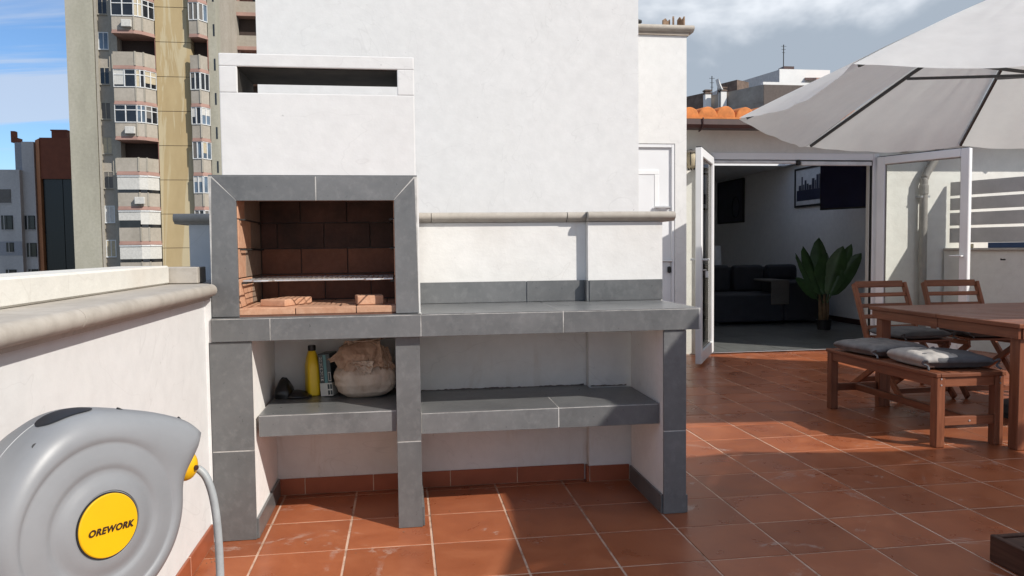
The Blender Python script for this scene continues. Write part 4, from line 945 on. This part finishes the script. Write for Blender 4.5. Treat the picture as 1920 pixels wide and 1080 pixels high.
# bench
be = thing('garden_bench', 'reddish-brown slatted wooden bench with two cushions beside the table', 'bench', (3.18, 4.46, 0))
bx0, bx1, by0, by1, bz = 2.965, 3.405, 3.895, 5.035, .425
for i in range(5):
    w = (bx1 - bx0 - .06) / 5; x0 = bx0 + .03 + i * w; P('slat', B(x0 + .006, x0 + w - .006, by0 + .0305, by1 - .0305, bz - .018, bz), 'wood_y', be, .003)
P('seat_rail', B(bx0, bx0 + .03, by0, by1, bz - .022, bz + .001), 'wood_y', be, .003); P('seat_rail', B(bx1 - .03, bx1, by0, by1, bz - .022, bz + .001), 'wood_y', be, .003)
for y in (by0, by1 - .03): P('seat_rail', B(bx0 + .0305, bx1 - .0305, y, y + .03, bz - .022, bz), 'wood_x', be, .003)
for x in (bx0 + .008, bx1 - .063):
    for y in (by0 + .006, by1 - .061): P('leg', B(x, x + .055, y, y + .055, 0.001, bz - .0225), 'wood_z', be, .004)
for x in (bx0 + .014, bx1 - .034): P('apron', B(x, x + .02, by0 + .062, by1 - .062, bz - .078, bz - .0225), 'wood_y', be, .002)
for y in (by0 + .014, by1 - .034):
    P('apron', B(bx0 + .064, bx1 - .064, y, y + .02, bz - .078, bz - .0225), 'wood_x', be, .002); P('stretcher', B(bx0 + .064, bx1 - .064, y - .002, y + .022, .125, .175), 'wood_x', be, .002)
P('long_stretcher', B(3.172, 3.198, by0 + .0365, by1 - .0365, .128, .172), 'wood_y', be, .002)
for z in (.30, .335):
    P('bolt', MB().tube([(bx0 + .035, by0 + .0065, z + .06), (bx0 + .035, by0 + .0025, z + .06)], .005, 10), 'steel', be); P('bolt', MB().tube([(bx1 - .035, by0 + .0065, z + .06), (bx1 - .035, by0 + .0025, z + .06)], .005, 10), 'steel', be)
P('bolt', MB().tube([(3.185, by0 + .0125, .15), (3.185, by0 + .009, .15)], .006, 10), 'steel', be)
# chairs
def make_chair(label, x, y, rz):
    c = thing('folding_chair', label, 'chair', (x, y, 0), rz, 'folding chairs on the far side of the table')
    foot, knee, top = (-.30, .0), (.10, .44), (.27, .845)
    for s_ in (-1, 1):
        L('stile', MB().seg((s_ * .225, foot[0], .0125), (s_ * .225, knee[0], knee[1]), .024, .045, (0, 1, .3)).seg((s_ * .2251, knee[0] - .002, knee[1] - .015), (s_ * .2251, top[0], top[1]), .0245, .045, (0, 1, .3)), 'wood_z', c, .003)
        L('rear_leg', MB().seg((s_ * .195, -.26, .405), (s_ * .195, .33, .0125), .022, .045, (0, 1, .6)), 'wood_z', c, .003)
        L('seat_rail', MB().seg((s_ * .200, -.27, .415), (s_ * .200, .12, .405), .022, .035), 'wood_y', c, .002)
    for i in range(6): L('seat_slat', B(-.21, .21, -.285 + i * .067, -.285 + i * .067 + .056, .4335, .448), 'wood_x', c, .002)
    for i in range(5):
        t = .16 + i * .205; yy = knee[0] + (top[0] - knee[0]) * t; zz = knee[1] + (top[1] - knee[1]) * t; hh = .030 if i < 4 else .052
        L('back_slat', MB().seg((-.2125, yy, zz), (.2125, yy, zz), .016, hh, (0, .40, .92)), 'wood_x', c, .002)
    L('stretcher', B(-.183, .183, .235, .257, .055, .095), 'wood_x', c, .002); L('stretcher', B(-.211, .211, -.255, -.233, .05, .085), 'wood_x', c, .002)
    return c
make_chair('left wooden folding chair behind the table, nearest the glass door', 3.82, 5.42, math.radians(3))
make_chair('right wooden folding chair behind the table, with sun on its back', 4.40, 5.40, math.radians(-4))
# cushions
def cushion_mesh(w, d, h, seed, n=30):
    vs = []; N = n + 1
    for s_ in (1, -1):
        for i in range(N):
            for j in range(N):
                u = i / n * 2 - 1; v = j / n * 2 - 1
                e = max(0, (1 - abs(u) ** 5) * (1 - abs(v) ** 5)) ** .42
                tuft = 0
                for tu, tv_ in ((-.42, -.42), (.42, .42), (-.42, .42), (.42, -.42)): tuft += .42 * math.exp(-((u - tu) ** 2 + (v - tv_) ** 2) / .045)
                wr = .16 * mnoise.noise(Vector((u * 2.2 + seed, v * 2.2, 1))) + .07 * mnoise.noise(Vector((u * 6 + seed, v * 6, 4)))
                z = h / 2 * e * (1 - tuft * .6 + wr)
                k_ = 1 - .03 * (1 - abs(mnoise.noise(Vector((u * 4, v * 4, seed)))))
                zz = h / 2 + s_ * z
                if s_ < 0: zz = max(0.0, h / 2 - h / 2 * e)
                vs.append((u * w / 2 * k_, v * d / 2 * k_, zz))
    o = N * N; fs = []
    for i in range(n):
        for j in range(n):
            a = i * N + j; fs.append((a, a + N, a + N + 1, a + 1)); fs.append((o + a, o + a + 1, o + a + N + 1, o + a + N))
    for i in range(n):
        fs += [(i * N, o + i * N, o + (i + 1) * N, (i + 1) * N), (i * N + n, (i + 1) * N + n, o + (i + 1) * N + n, o + i * N + n), (i, i + 1, o + i + 1, o + i), (n * N + i, o + n * N + i, o + n * N + i + 1, n * N + i + 1)]
    return MB().add(vs, fs)
def cushion(label, x, y, z, w, d, h, rz, mat, seed, fold=None, tie=True):
    c = thing('seat_cushion', label, 'cushion', (x, y, z), rz)
    o = L('pad', cushion_mesh(w, d, h, seed), mat, c, smooth=True)
    for s_ in ((-1, 1) if tie else ()):
        px_, py_ = s_ * w * .46, -d * .46
        pts = [Vector((px_, py_, h * .5)), Vector((px_ + s_ * .02, py_ - .025, h * .72)), Vector((px_ + s_ * .035, py_ - .005, h * .5)), Vector((px_ + s_ * .01, py_ - .02, h * .3)), Vector((px_ + s_ * .02, py_ - .045, .008))]
        L('tie', MB().tube(smoothpath(pts, 5), .006, 8), mat, c, smooth=True)
    if fold:
        L('overlay', cushion_mesh(fold[0], fold[1], fold[2], seed + 3), fold[3], c, smooth=True, loc=(fold[4], fold[5], fold[6]), rot=(0, 0, fold[7]))
    return c
cushion('dark grey tufted cushion on the far half of the bench', 3.17, 4.72, .4265, .42, .46, .085, math.radians(4), 'cushion_mid', 1.0)
cushion('cushion with light grey top half and dark half on the near end of the bench', 3.215, 4.20, .4265, .42, .44, .085, math.radians(-6), 'cushion_dark', 4.0, (.25, .42, .09, 'cushion_light', -.10, -.005, .001, .05))
cushion('charcoal cushion on the left folding chair', 3.82, 5.33, .449, .42, .42, .07, math.radians(3), 'cushion_dark', 7.0)
cushion('charcoal cushion on the right folding chair', 4.40, 5.31, .449, .42, .42, .07, math.radians(-4), 'cushion_dark', 9.0)

# ------------------------------------------------------------------ parasols
def parasol(label, cx, cy, R, ph, z0, rise, rims=None, pole_off=None, vent=False):
    t = thing('parasol', label, 'parasol', (cx, cy, 0), 0, 'white parasols')
    def rim(k, s=1.0):
        if rims: x, y, dz = rims[k % 8][0] - cx, rims[k % 8][1] - cy, rims[k % 8][2] - z0
        else: a = ph - k * PI / 4; x, y, dz = R * math.cos(a), R * math.sin(a), 0.0
        return Vector((x * s, y * s, z0 + dz * s + rise * (1 - s ** 1.12)))
    apex = rim(0, 0.0)
    n = 26
    for k in range(8):
        vs = []; idx = {}
        s0 = 0.0 if not vent else .16
        for i in range(n + 1):
            s = s0 + (1 - s0) * i / n
            for j in range(n + 1):
                f = j / n; p = rim(k, s).lerp(rim(k + 1, s), f)
                sag = 4 * f * (1 - f)
                p.z -= .055 * sag * s ** 1.5
                if s > .85:
                    c_ = Vector((0, 0, 0)); inward = Vector((-p.x, -p.y, 0)); p += inward * (.028 * sag * ((s - .85) / .15))
                p.z += .012 * mnoise.noise(Vector((f * 9 + k * 3.1, s * 1.6, 2))) * s + .016 * mnoise.noise(Vector((f * 22 + k * 7.3 + s * 3, s * 2.6, 7))) * s * (1 - s ** 4) + .004 * abs(mnoise.noise(Vector((f * 30 + k, s * 9, 3)))) * (1 - s)
                if s > .92: p.z += .005 * mnoise.noise(Vector((f * 9 + k * 5, 1, 3)))
                vs.append(p)
        fs = [(i * (n + 1) + j, (i + 1) * (n + 1) + j, (i + 1) * (n + 1) + j + 1, i * (n + 1) + j + 1) for i in range(n) for j in range(n)]
        o = L('canopy_panel', MB().add(vs, fs), 'canopy', t, smooth=True)
        a = rim(k, .02) - Vector((0, 0, .03)); b = rim(k, .5) - Vector((0, 0, .03)); c = rim(k, .975) - Vector((0, 0, .022))
        rb = L('rib', MB().seg(a, b, .016, .022).seg(b, c, .0162, .0222), 'canopy_pole', t)
        hub = Vector((0, 0, z0 + rise - .62)); m_ = rim(k, .52) - Vector((0, 0, .045)); h0 = hub + (Vector((m_.x, m_.y, 0)).normalized()) * .05
        L('strut', MB().seg(h0, m_, .014, .020), 'canopy_pole', rb)
        hem = [rim(k, 1).lerp(rim(k + 1, 1), j / n) for j in range(n + 1)]
    if vent:
        for k in range(8):
            a, b = rim(k, .24), rim(k + 1, .24); tp = rim(k, 0) + Vector((0, 0, .09)); up_ = Vector((0, 0, .06))
            L('vent_panel', MB().add([a + up_, b + up_, tp], [(0, 1, 2)]), 'canopy', t)
    L('hub', MB().lathe([(.05, z0 + rise - .66), (.06, z0 + rise - .65), (.06, z0 + rise - .60), (.045, z0 + rise - .59)], 16), 'canopy_pole', t)
    L('finial', MB().lathe([(.05, z0 + rise - .01), (.045, z0 + rise + .02), (.02, z0 + rise + .07), (.004, z0 + rise + .09)], 14), 'canopy_pole', t)
    if pole_off is None:
        L('pole', MB().tube([(0, 0, .12), (0, 0, z0 + rise - .01)], .024, 14), 'canopy_pole', t, smooth=True)
        L('base', MB().lathe([(.29, .001), (.29, .035), (.24, .075), (.07, .10), (.04, .13), (.04, .30), (.026, .31)], 28), 'rubber_black', t)
    else:
        qx, qy = pole_off[0] - cx, pole_off[1] - cy
        L('mast', MB().tube([(qx, qy, .16), (qx, qy, z0 + rise + .15)], .035, 14), 'canopy_pole', t)
        L('boom', MB().tube([(qx, qy, z0 + rise * .3), (qx * .5, qy * .5, z0 + rise + .22), (0, 0, z0 + rise + .16)], .025, 12), 'canopy_pole', t)
        L('hanger', MB().tube([(0, 0, z0 + rise - .6), (0, 0, z0 + rise + .16)], .022, 12), 'canopy_pole', t)
    return t
parasol('large white octagonal parasol open over the garden table', 4.22, 4.52, 1.9, 0, 2.02, .86,
        [(2.35, 3.76, 2.10), (2.32, 5.06, 2.035), (3.46, 6.22, 2.0), (4.80, 6.08, 2.0), (6.08, 5.26, 1.96), (6.12, 3.97, 2.0), (4.96, 2.80, 2.03), (3.62, 2.93, 2.04)])
parasol('second white parasol out of frame whose shadow covers the near floor', 4.14, .36, 2.0, 0, 2.40, .62,
        [(2.71, 1.90, 2.40), (4.2, 1.86, 2.42), (5.69, 1.77, 2.40), (5.63, .30, 2.42), (5.58, -1.18, 2.40), (4.1, -1.13, 2.42), (2.60, -1.08, 2.40), (2.65, .42, 2.42)], pole_off=(5.95, .30), vent=True)
# slatted wooden box over the parasol base
wb = thing('parasol_base_box', 'low dark slatted wooden box on the tiles in the near right corner', 'wooden box', (2.75, 1.95, 0))
wx0, wx1, wy0, wy1, wz = 2.105, 3.2, 1.15, 2.47, .098
P('side_board', B(wx0, wx0 + .022, wy0, wy1, .002, wz), 'wood_dark', wb, .003); P('side_board', B(wx1 - .022, wx1, wy0, wy1, .002, wz), 'wood_dark', wb, .003)
P('side_board', B(wx0 + .0225, wx1 - .0225, wy1 - .022, wy1, .002, wz - .001), 'wood_dark', wb, .003); P('side_board', B(wx0 + .0225, wx1 - .0225, wy0, wy0 + .022, .002, wz - .001), 'wood_dark', wb, .003)
for i in range(14):
    y = wy1 - .026 - (i + 1) * .088
    if y > wy0 + .02: P('slat', B(wx0 + .023, wx1 - .023, y, y + .080, wz - .022, wz - .004), 'wood_dark', wb, .003)

# ================================================================== APARTMENT TOWER
tw = thing('apartment_tower', 'tall concrete apartment tower with ochre wall, bay windows and pink balcony edges', 'building', (-19, 66, -30))
T0 = 62.0; ZB, ZT = -30.0, 27.0
P('end_wall', B(-24.45, -22.52, T0, T0 + 13, ZB, ZT), 'tower_concrete', tw)
P('core', B(-22.52, -13.77, T0 + 1.6, T0 + 13, ZB, ZT - .02), 'tower_panel', tw)
P('window_bay_wall', B(-22.30, -21.5, T0 + .25, T0 + 1.6, ZB, ZT), 'tower_panel', tw)
P('pilaster', B(-22.46, -22.28, T0 + .05, T0 + 1.59, ZB, ZT), 'tower_pilaster', tw)
P('pilaster', B(-21.52, -21.30, T0 + .1, T0 + 1.59, ZB, ZT).box(-21.30, -21.12, T0 - .05, T0 + 1.59, ZB, ZT).box(-21.12, -20.87, T0 - .05, T0 + 1.59, ZB, ZT), 'tower_pilaster', tw)
P('strip_wall', B(-14.36, -13.77, T0 + .12, T0 + 1.59, ZB, ZT), 'tower_concrete', tw)
pk_z = [1.70 + 2.597 * i for i in range(-1, 10)]       # undersides of the pink bands, bottom to top
bay1 = [(-20.865, 60.95), (-19.30, 60.90), (-18.78, 61.15), (-18.20, 61.98)]
bay2 = [(-15.58, 61.55), (-14.86, 61.40), (-14.40, 62.10)]
typ1 = {9: 'glazed', 8: 'open', 7: 'glazed', 6: 'open', 5: 'glazed', 4: 'glazed', 3: 'open', 2: 'shut', 1: 'shut2', 0: 'shut'}
typ2 = {9: 'glazed', 8: 'glazed', 7: 'glazed', 6: 'open', 5: 'glazed', 4: 'glazed', 3: 'glazed', 2: 'glazed', 1: 'glazed', 0: 'glazed'}
wrnd = random.Random(17)
def glaze(p0, p1, z0, z1, divs, pane, rail=True):
    a = Vector(p0); b = Vector(p1); d = (b - a); ln = d.length; d.normalize(); mb = MB()
    for i in range(divs + 1):
        t = ln * i / divs; q0 = a + d * max(0, t - .035); q1 = a + d * min(ln, t + .035); mb.wall(q0, q1, z0, z1, -.07)
    for z in (z0, z1 - .06) + ((z1 - .42,) if rail else ()): mb.wall(a + d * .036, b - d * .036, z, z + .06, -.055)
    w = P('window', mb, 'alu_white', tw); P('pane', MB().wall(a, b, z0 + .01, z1 - .01, .03), wrnd.choice((pane, pane, 'glass_dark', 'glass_blue')), w)
    if wrnd.random() < .45: P('blind', MB().wall(a + d * .05, a + d * (ln * wrnd.choice((.5, .5, .96))), z1 - wrnd.uniform(.3, 1.0) * (z1 - z0), z1 - .02, -.02), wrnd.choice(('shutter_white', 'shutter_beige', 'shutter_grey')), w)
for i, zp in enumerate(pk_z):
    for bay, tp, par in ((bay1, typ1, 'tower_panel'), (bay2, typ2, 'tower_panel')):
        top = zp + .28
        back = T0 + 1.6
        plan = bay + [(bay[-1][0], back), (bay[0][0], back)]
        out_ = [(x + (.05 if j == len(bay) - 1 else 0), y - .10) for j, (x, y) in enumerate(bay)]
        P('balcony_slab', MB().prism(out_ + [(bay[-1][0] + .05, back - .05), (bay[0][0], back - .05)], 'z', zp, zp + .12), 'pink_band', tw)
        P('balcony_edge', MB().prism(bay + [(bay[-1][0], back - .06), (bay[0][0], back - .06)], 'z', zp + .121, top), 'pink_band', tw)
        kind = tp.get(i, 'glazed'); zt_ = zp + 1.28
        for j, (a, b) in enumerate(zip(bay[:-1], bay[1:])):
            P('parapet_panel', MB().wall(a, b, top + .001, zt_, .10), par, tw)
            if j: P('parapet_rib', MB().wall((a[0] - .05, a[1] - .05), (a[0] + .06, a[1] - .04), top + .002, zt_ + .04, .12), 'tower_pilaster', tw)
            zw = pk_z[i] + 2.597
            if kind == 'glazed': glaze(a, b, zt_ + .001, zw - .001, 2 if j != 2 else 2, 'glass_dark' if (bay is bay1) else 'glass_blue', bay is bay1)
            elif kind.startswith('shut'):
                sh = P('shutter', MB().wall(a, b, zt_ + (.25 if kind == 'shut' or j else .55), zw - .12, .05), 'shutter_white', tw); P('shutter_box', MB().wall(a, b, zw - .119, zw - .001, -.06), 'alu_white', sh)
                P('pane', MB().wall((a[0] + .05, a[1] + .03), (b[0] - .05, b[1] + .03), zt_ + .001, zt_ + (.249 if kind == 'shut' or j else .549), .02), 'glass_dark', sh)
        if kind == 'open':
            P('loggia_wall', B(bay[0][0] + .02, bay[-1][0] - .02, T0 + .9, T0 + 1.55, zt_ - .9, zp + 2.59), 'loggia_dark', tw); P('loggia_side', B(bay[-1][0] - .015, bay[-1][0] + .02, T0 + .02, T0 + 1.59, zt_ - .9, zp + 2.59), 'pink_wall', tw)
    if i in (2, 4, 7): P('air_conditioner', B(-20.6 + .5 * (i % 3), -19.9 + .5 * (i % 3), 60.55, 60.86, zp + .42, zp + .95), 'shutter_white', tw, .03)
    # ochre panels between the bays
    P('facade_panel', B(-18.155, -15.60, T0, T0 + 1.58, zp - .25, zp + 2.597 - .285), 'tower_ochre', tw, .01)
    # small windows of the stair column
    zc = zp + .40
    w = P('window', B(-22.27, -22.21, T0 + .17, T0 + .249, zc - 1.25, zc).box(-21.60, -21.53, T0 + .17, T0 + .249, zc - 1.25, zc).box(-22.21, -21.60, T0 + .17, T0 + .249, zc - .07, zc).box(-22.30, -21.53, T0 + .12, T0 + .249, zc - 1.33, zc - 1.251).box(-21.93, -21.88, T0 + .18, T0 + .249, zc - 1.25, zc - .07), 'alu_white' if i in (7, 2, 1) else 'tower_pilaster', tw)
    P('pane', B(-22.21, -21.60, T0 + .20, T0 + .2485, zc - 1.25, zc - .0705), ('shutter_white', 'shutter_beige', 'shutter_white', 'shutter_grey', 'shutter_beige', 'shutter_grey', 'glass_dark', 'glass_blue', 'glass_dark', 'glass_dark', 'glass_dark')[i], w)
    # slits in the strip wall
    P('vent_slit', B(-13.98, -13.86, T0 + .10, T0 + .1195, zp + .3, zp + 1.2), 'glass_dark', tw)
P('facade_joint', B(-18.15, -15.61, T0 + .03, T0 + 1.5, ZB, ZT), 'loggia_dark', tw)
# pink wing further back
pw = thing('pink_wing', 'pink balconied wing of flats showing between tower and white hood', 'building', (-13, 75, -30))
P('wall', B(-16.2, -7.0, 71.2, 80, ZB, 27), 'pink_wall', pw)
for i in range(10):
    z = 1.15 + 2.9 * i
    P('balcony_slab', B(-15.9, -7.5, 69.9, 71.2, z, z + .30), 'pink_band', pw); P('balcony_panel', B(-15.9, -13.82, 70.0, 70.12, z + .301, z + 1.25), 'tower_panel', pw); P('balcony_panel', B(-13.79, -11.5, 70.0, 70.12, z + .301, z + 1.25), 'tower_panel', pw); P('balcony_panel', B(-11.47, -7.5, 70.0, 70.12, z + .301, z + 1.25), 'tower_panel', pw)
    if i % 2 == 0:
        mb = MB()
        for x in (-15.9, -15.2, -14.6, -14.0, -13.9): mb.box(x, x + .07, 70.0, 70.07, z + 1.252, z + 2.89)
        mb.box(-15.83, -13.9, 70.01, 70.06, z + 2.15, z + 2.22)
        w = P('window', mb, 'alu_white', pw); P('pane', B(-15.85, -14.0, 70.08, 70.10, z + 1.252, z + 2.89), 'glass_dark', w)
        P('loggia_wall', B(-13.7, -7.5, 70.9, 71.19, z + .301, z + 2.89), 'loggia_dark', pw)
    else:
        w = P('window', B(-15.8, -14.0, 71.12, 71.195, z + .35, z + 2.5), 'glass_dark', pw); P('curtain', B(-14.9, -14.2, 71.08, 71.115, z + .4, z + 2.4), 'curtain_red', w); P('column', B(-13.75, -13.55, 70.2, 70.4, z + .301, z + 2.89), 'pink_band', pw)
        P('window', B(-12.6, -11.6, 71.12, 71.195, z + .9, z + 2.3), 'glass_dark', pw)

# ------------------------------------------------------------------ low block left of the tower
gb = thing('grey_block', 'grey apartment block with dark square windows at the far left', 'building', (-37, 84, -30))
P('wall', B(-44, -36.22, 80.0, 92, ZB, 9.18).box(-36.22, -35.12, 80.6, 92, ZB, 11.93), 'block_grey', gb)
P('attic', B(-36.95, -36.225, 80.9, 92, 9.2, 11.9), 'block_blue', gb)
P('band', B(-44, -36.25, 79.97, 79.999, 0.95, 2.3), 'block_blue', gb)
for (x0, x1, z0, z1, sh) in ((-38.9, -37.05, 6.0, 7.3, 1), (-38.0, -36.97, 3.45, 4.8, 0), (-36.18, -35.25, 3.45, 4.8, 0), (-37.65, -36.97, 1.3, 2.2, 0), (-36.1, -35.2, .8, 2.15, 0), (-37.8, -36.85, -1.9, -.4, 0), (-36.05, -35.15, -1.9, -.4, 0)):
    yf = 79.95 if x1 < -36.3 else 80.55
    w = P('window', B(x0, x1, yf, yf + .06, z0, z1), 'shutter_grey' if sh else 'rubber_black', gb)
    P('pane', B(x0 + .06, (x0 + x1) / 2 - .03, yf - .03, yf - .002, z0 + .06, z1 - .06).box((x0 + x1) / 2 + .03, x1 - .06, yf - .03, yf - .002, z0 + .06, z1 - .06) if not sh else B(x0 + .05, x1 - .05, yf - .03, yf - .002, z0 + .5, z1 - .05), 'glass_dark' if not sh else 'shutter_grey', w)
    P('mullion', B(x0 + .24, x0 + .30, yf - .05, yf - .031, z0, z1).box(x0, x1, yf - .05, yf - .031, z0 - .06, z0), 'block_grey', w)
P('chimney', B(-37.3, -36.7, 81.0, 82.0, 11.905, 12.35).box(-37.3, -36.95, 81.0, 81.6, 12.35, 13.0), 'block_brick', gb)
ob = thing('orange_block', 'orange rendered building with tall dark glass front left of the tower', 'building', (-33, 84, -30))
P('wall', MB().prism([(-35.11, 80.9), (-34.15, 79.5), (-34.15, 92), (-35.11, 92)], 'z', ZB, 12.1), 'block_orange', ob)
P('brick_wall', B(-34.148, -29.5, 79.6, 92, 8.27, 12.05), 'block_brick', ob); P('core', B(-34.148, -29.5, 80.4, 92, ZB, 8.269), 'block_brick', ob)
for x0, x1 in ((-34.06, -32.36), (-32.30, -30.6), (-30.55, -29.5)): P('glass_panel', B(x0, x1, 79.9, 80.35, ZB, 8.265), 'curtain_glass', ob)
P('parapet', B(-34.148, -29.5, 79.602, 79.9, 12.051, 12.2), 'block_brick', ob)
ch = P('chimney', B(-33.62, -32.25, 81.0, 82.3, 12.051, 13.05), 'block_brick', ob); P('chimney_cap', B(-33.7, -32.2, 80.95, 82.35, 13.051, 13.17), 'block_brick', ch); P('chimney', B(-31.6, -31.0, 81, 82, 12.06, 12.4), 'rubber_black', ob)

# ------------------------------------------------------------------ roofs behind the terrace house
cb = thing('concrete_building', 'weathered concrete rooftop building with chimneys above the orange tiles', 'building', (19, 45, -30))
P('side_wall', MB().prism([(16.4, 46.5), (19.75, 40.0), (24.0, 40.0), (24.0, 50), (16.4, 50)], 'z', -30, 9.0), 'old_concrete', cb)
P('front_wall', MB().prism([(19.76, 39.98), (24.0, 39.98), (24.0, 40.4), (19.6, 40.4)], 'z', 6, 9.93), 'brown_render', cb)
P('parapet', MB().prism([(17.9, 43.55), (19.74, 39.99), (20.0, 40.3), (18.2, 43.7)], 'z', 9.001, 9.94), 'old_concrete', cb)
P('roof_room', MB().prism([(18.8, 44.0), (19.4, 42.6), (20.4, 43.2), (19.6, 44.6)], 'z', 9.001, 10.75), 'brown_brick', cb)
P('parapet', MB().prism([(16.5, 46.4), (17.9, 43.7), (18.1, 43.9), (16.8, 46.6)], 'z', 9.001, 10.2), 'brown_brick', cb)
for x, y in ((17.75, 43.0), (18.35, 42.2)):
    c_ = P('chimney', B(x - .17, x + .17, y - .17, y + .17, 8.0, 9.95), 'render_white', cb)
    P('chimney_pot', B(x - .2, x + .2, y - .2, y + .2, 9.951, 10.03).box(x - .16, x + .16, y - .16, y + .16, 10.03, 10.12).box(x - .2, x + .2, y - .2, y + .2, 10.12, 10.2), 'brown_brick', c_)
def antenna(label, x, y, z0, z1, dish=False):
    t = thing('antenna', label, 'antenna', (x, y, z0))
    P('mast', MB().tube([(x, y, z0), (x, y, z1)], .03, 8), 'black_iron', t)
    h = z1 - z0
    mb = MB()
    for i, f in enumerate((.95, .85, .75)): mb.tube([(x - .18 + .04 * i, y, z0 + h * f), (x + .18 - .04 * i, y, z0 + h * f)], .012, 6)
    P('elements', mb, 'black_iron', t)
antenna('thin aerial left of the concrete roofs', 16.6, 48.0, 9.001, 11.2)
antenna('aerial behind the two chimneys', 19.3, 46.0, 9.001, 11.7)
sdh = thing('satellite_dish', 'white satellite dish seen edge-on beside the chimney', 'satellite dish', (18.0, 42.0, 9.0))
P('dish', MB().prism([(17.92, 10.62), (18.0, 10.3), (18.12, 10.05), (18.22, 9.98), (18.14, 10.15), (18.05, 10.35)], 'y', 41.8, 42.2), 'render_white', sdh); P('arm', MB().tube([(18.1, 42, 8.9), (18.1, 42, 10.1)], .03, 8), 'black_iron', sdh)
wbk = thing('white_building', 'white flat-roofed block with a red awning behind the parasol edge', 'building', (23, 49, -30))
P('wall', MB().prism([(23.25, 45.0), (26.6, 45.0), (26.6, 54), (23.25, 54)], 'z', -30, 12.0), 'render_white', wbk)
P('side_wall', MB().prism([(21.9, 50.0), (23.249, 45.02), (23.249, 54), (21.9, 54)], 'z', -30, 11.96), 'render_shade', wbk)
P('awning', MB().prism([(43.6, 11.2), (43.6, 11.05), (44.98, 11.35), (44.98, 11.5)], 'x', 24.9, 27.0), 'pink_band', wbk)
P('terrace_wall', B(21.2, 25.5, 43.0, 43.3, 6, 10.75), 'render_white', wbk)
P('roof_box', B(24.05, 24.75, 46.0, 46.7, 12.001, 12.42), 'gutter_brown', wbk)
antenna('tall dark aerial mast on the white block', 24.5, 46.9, 12.001, 14.0)
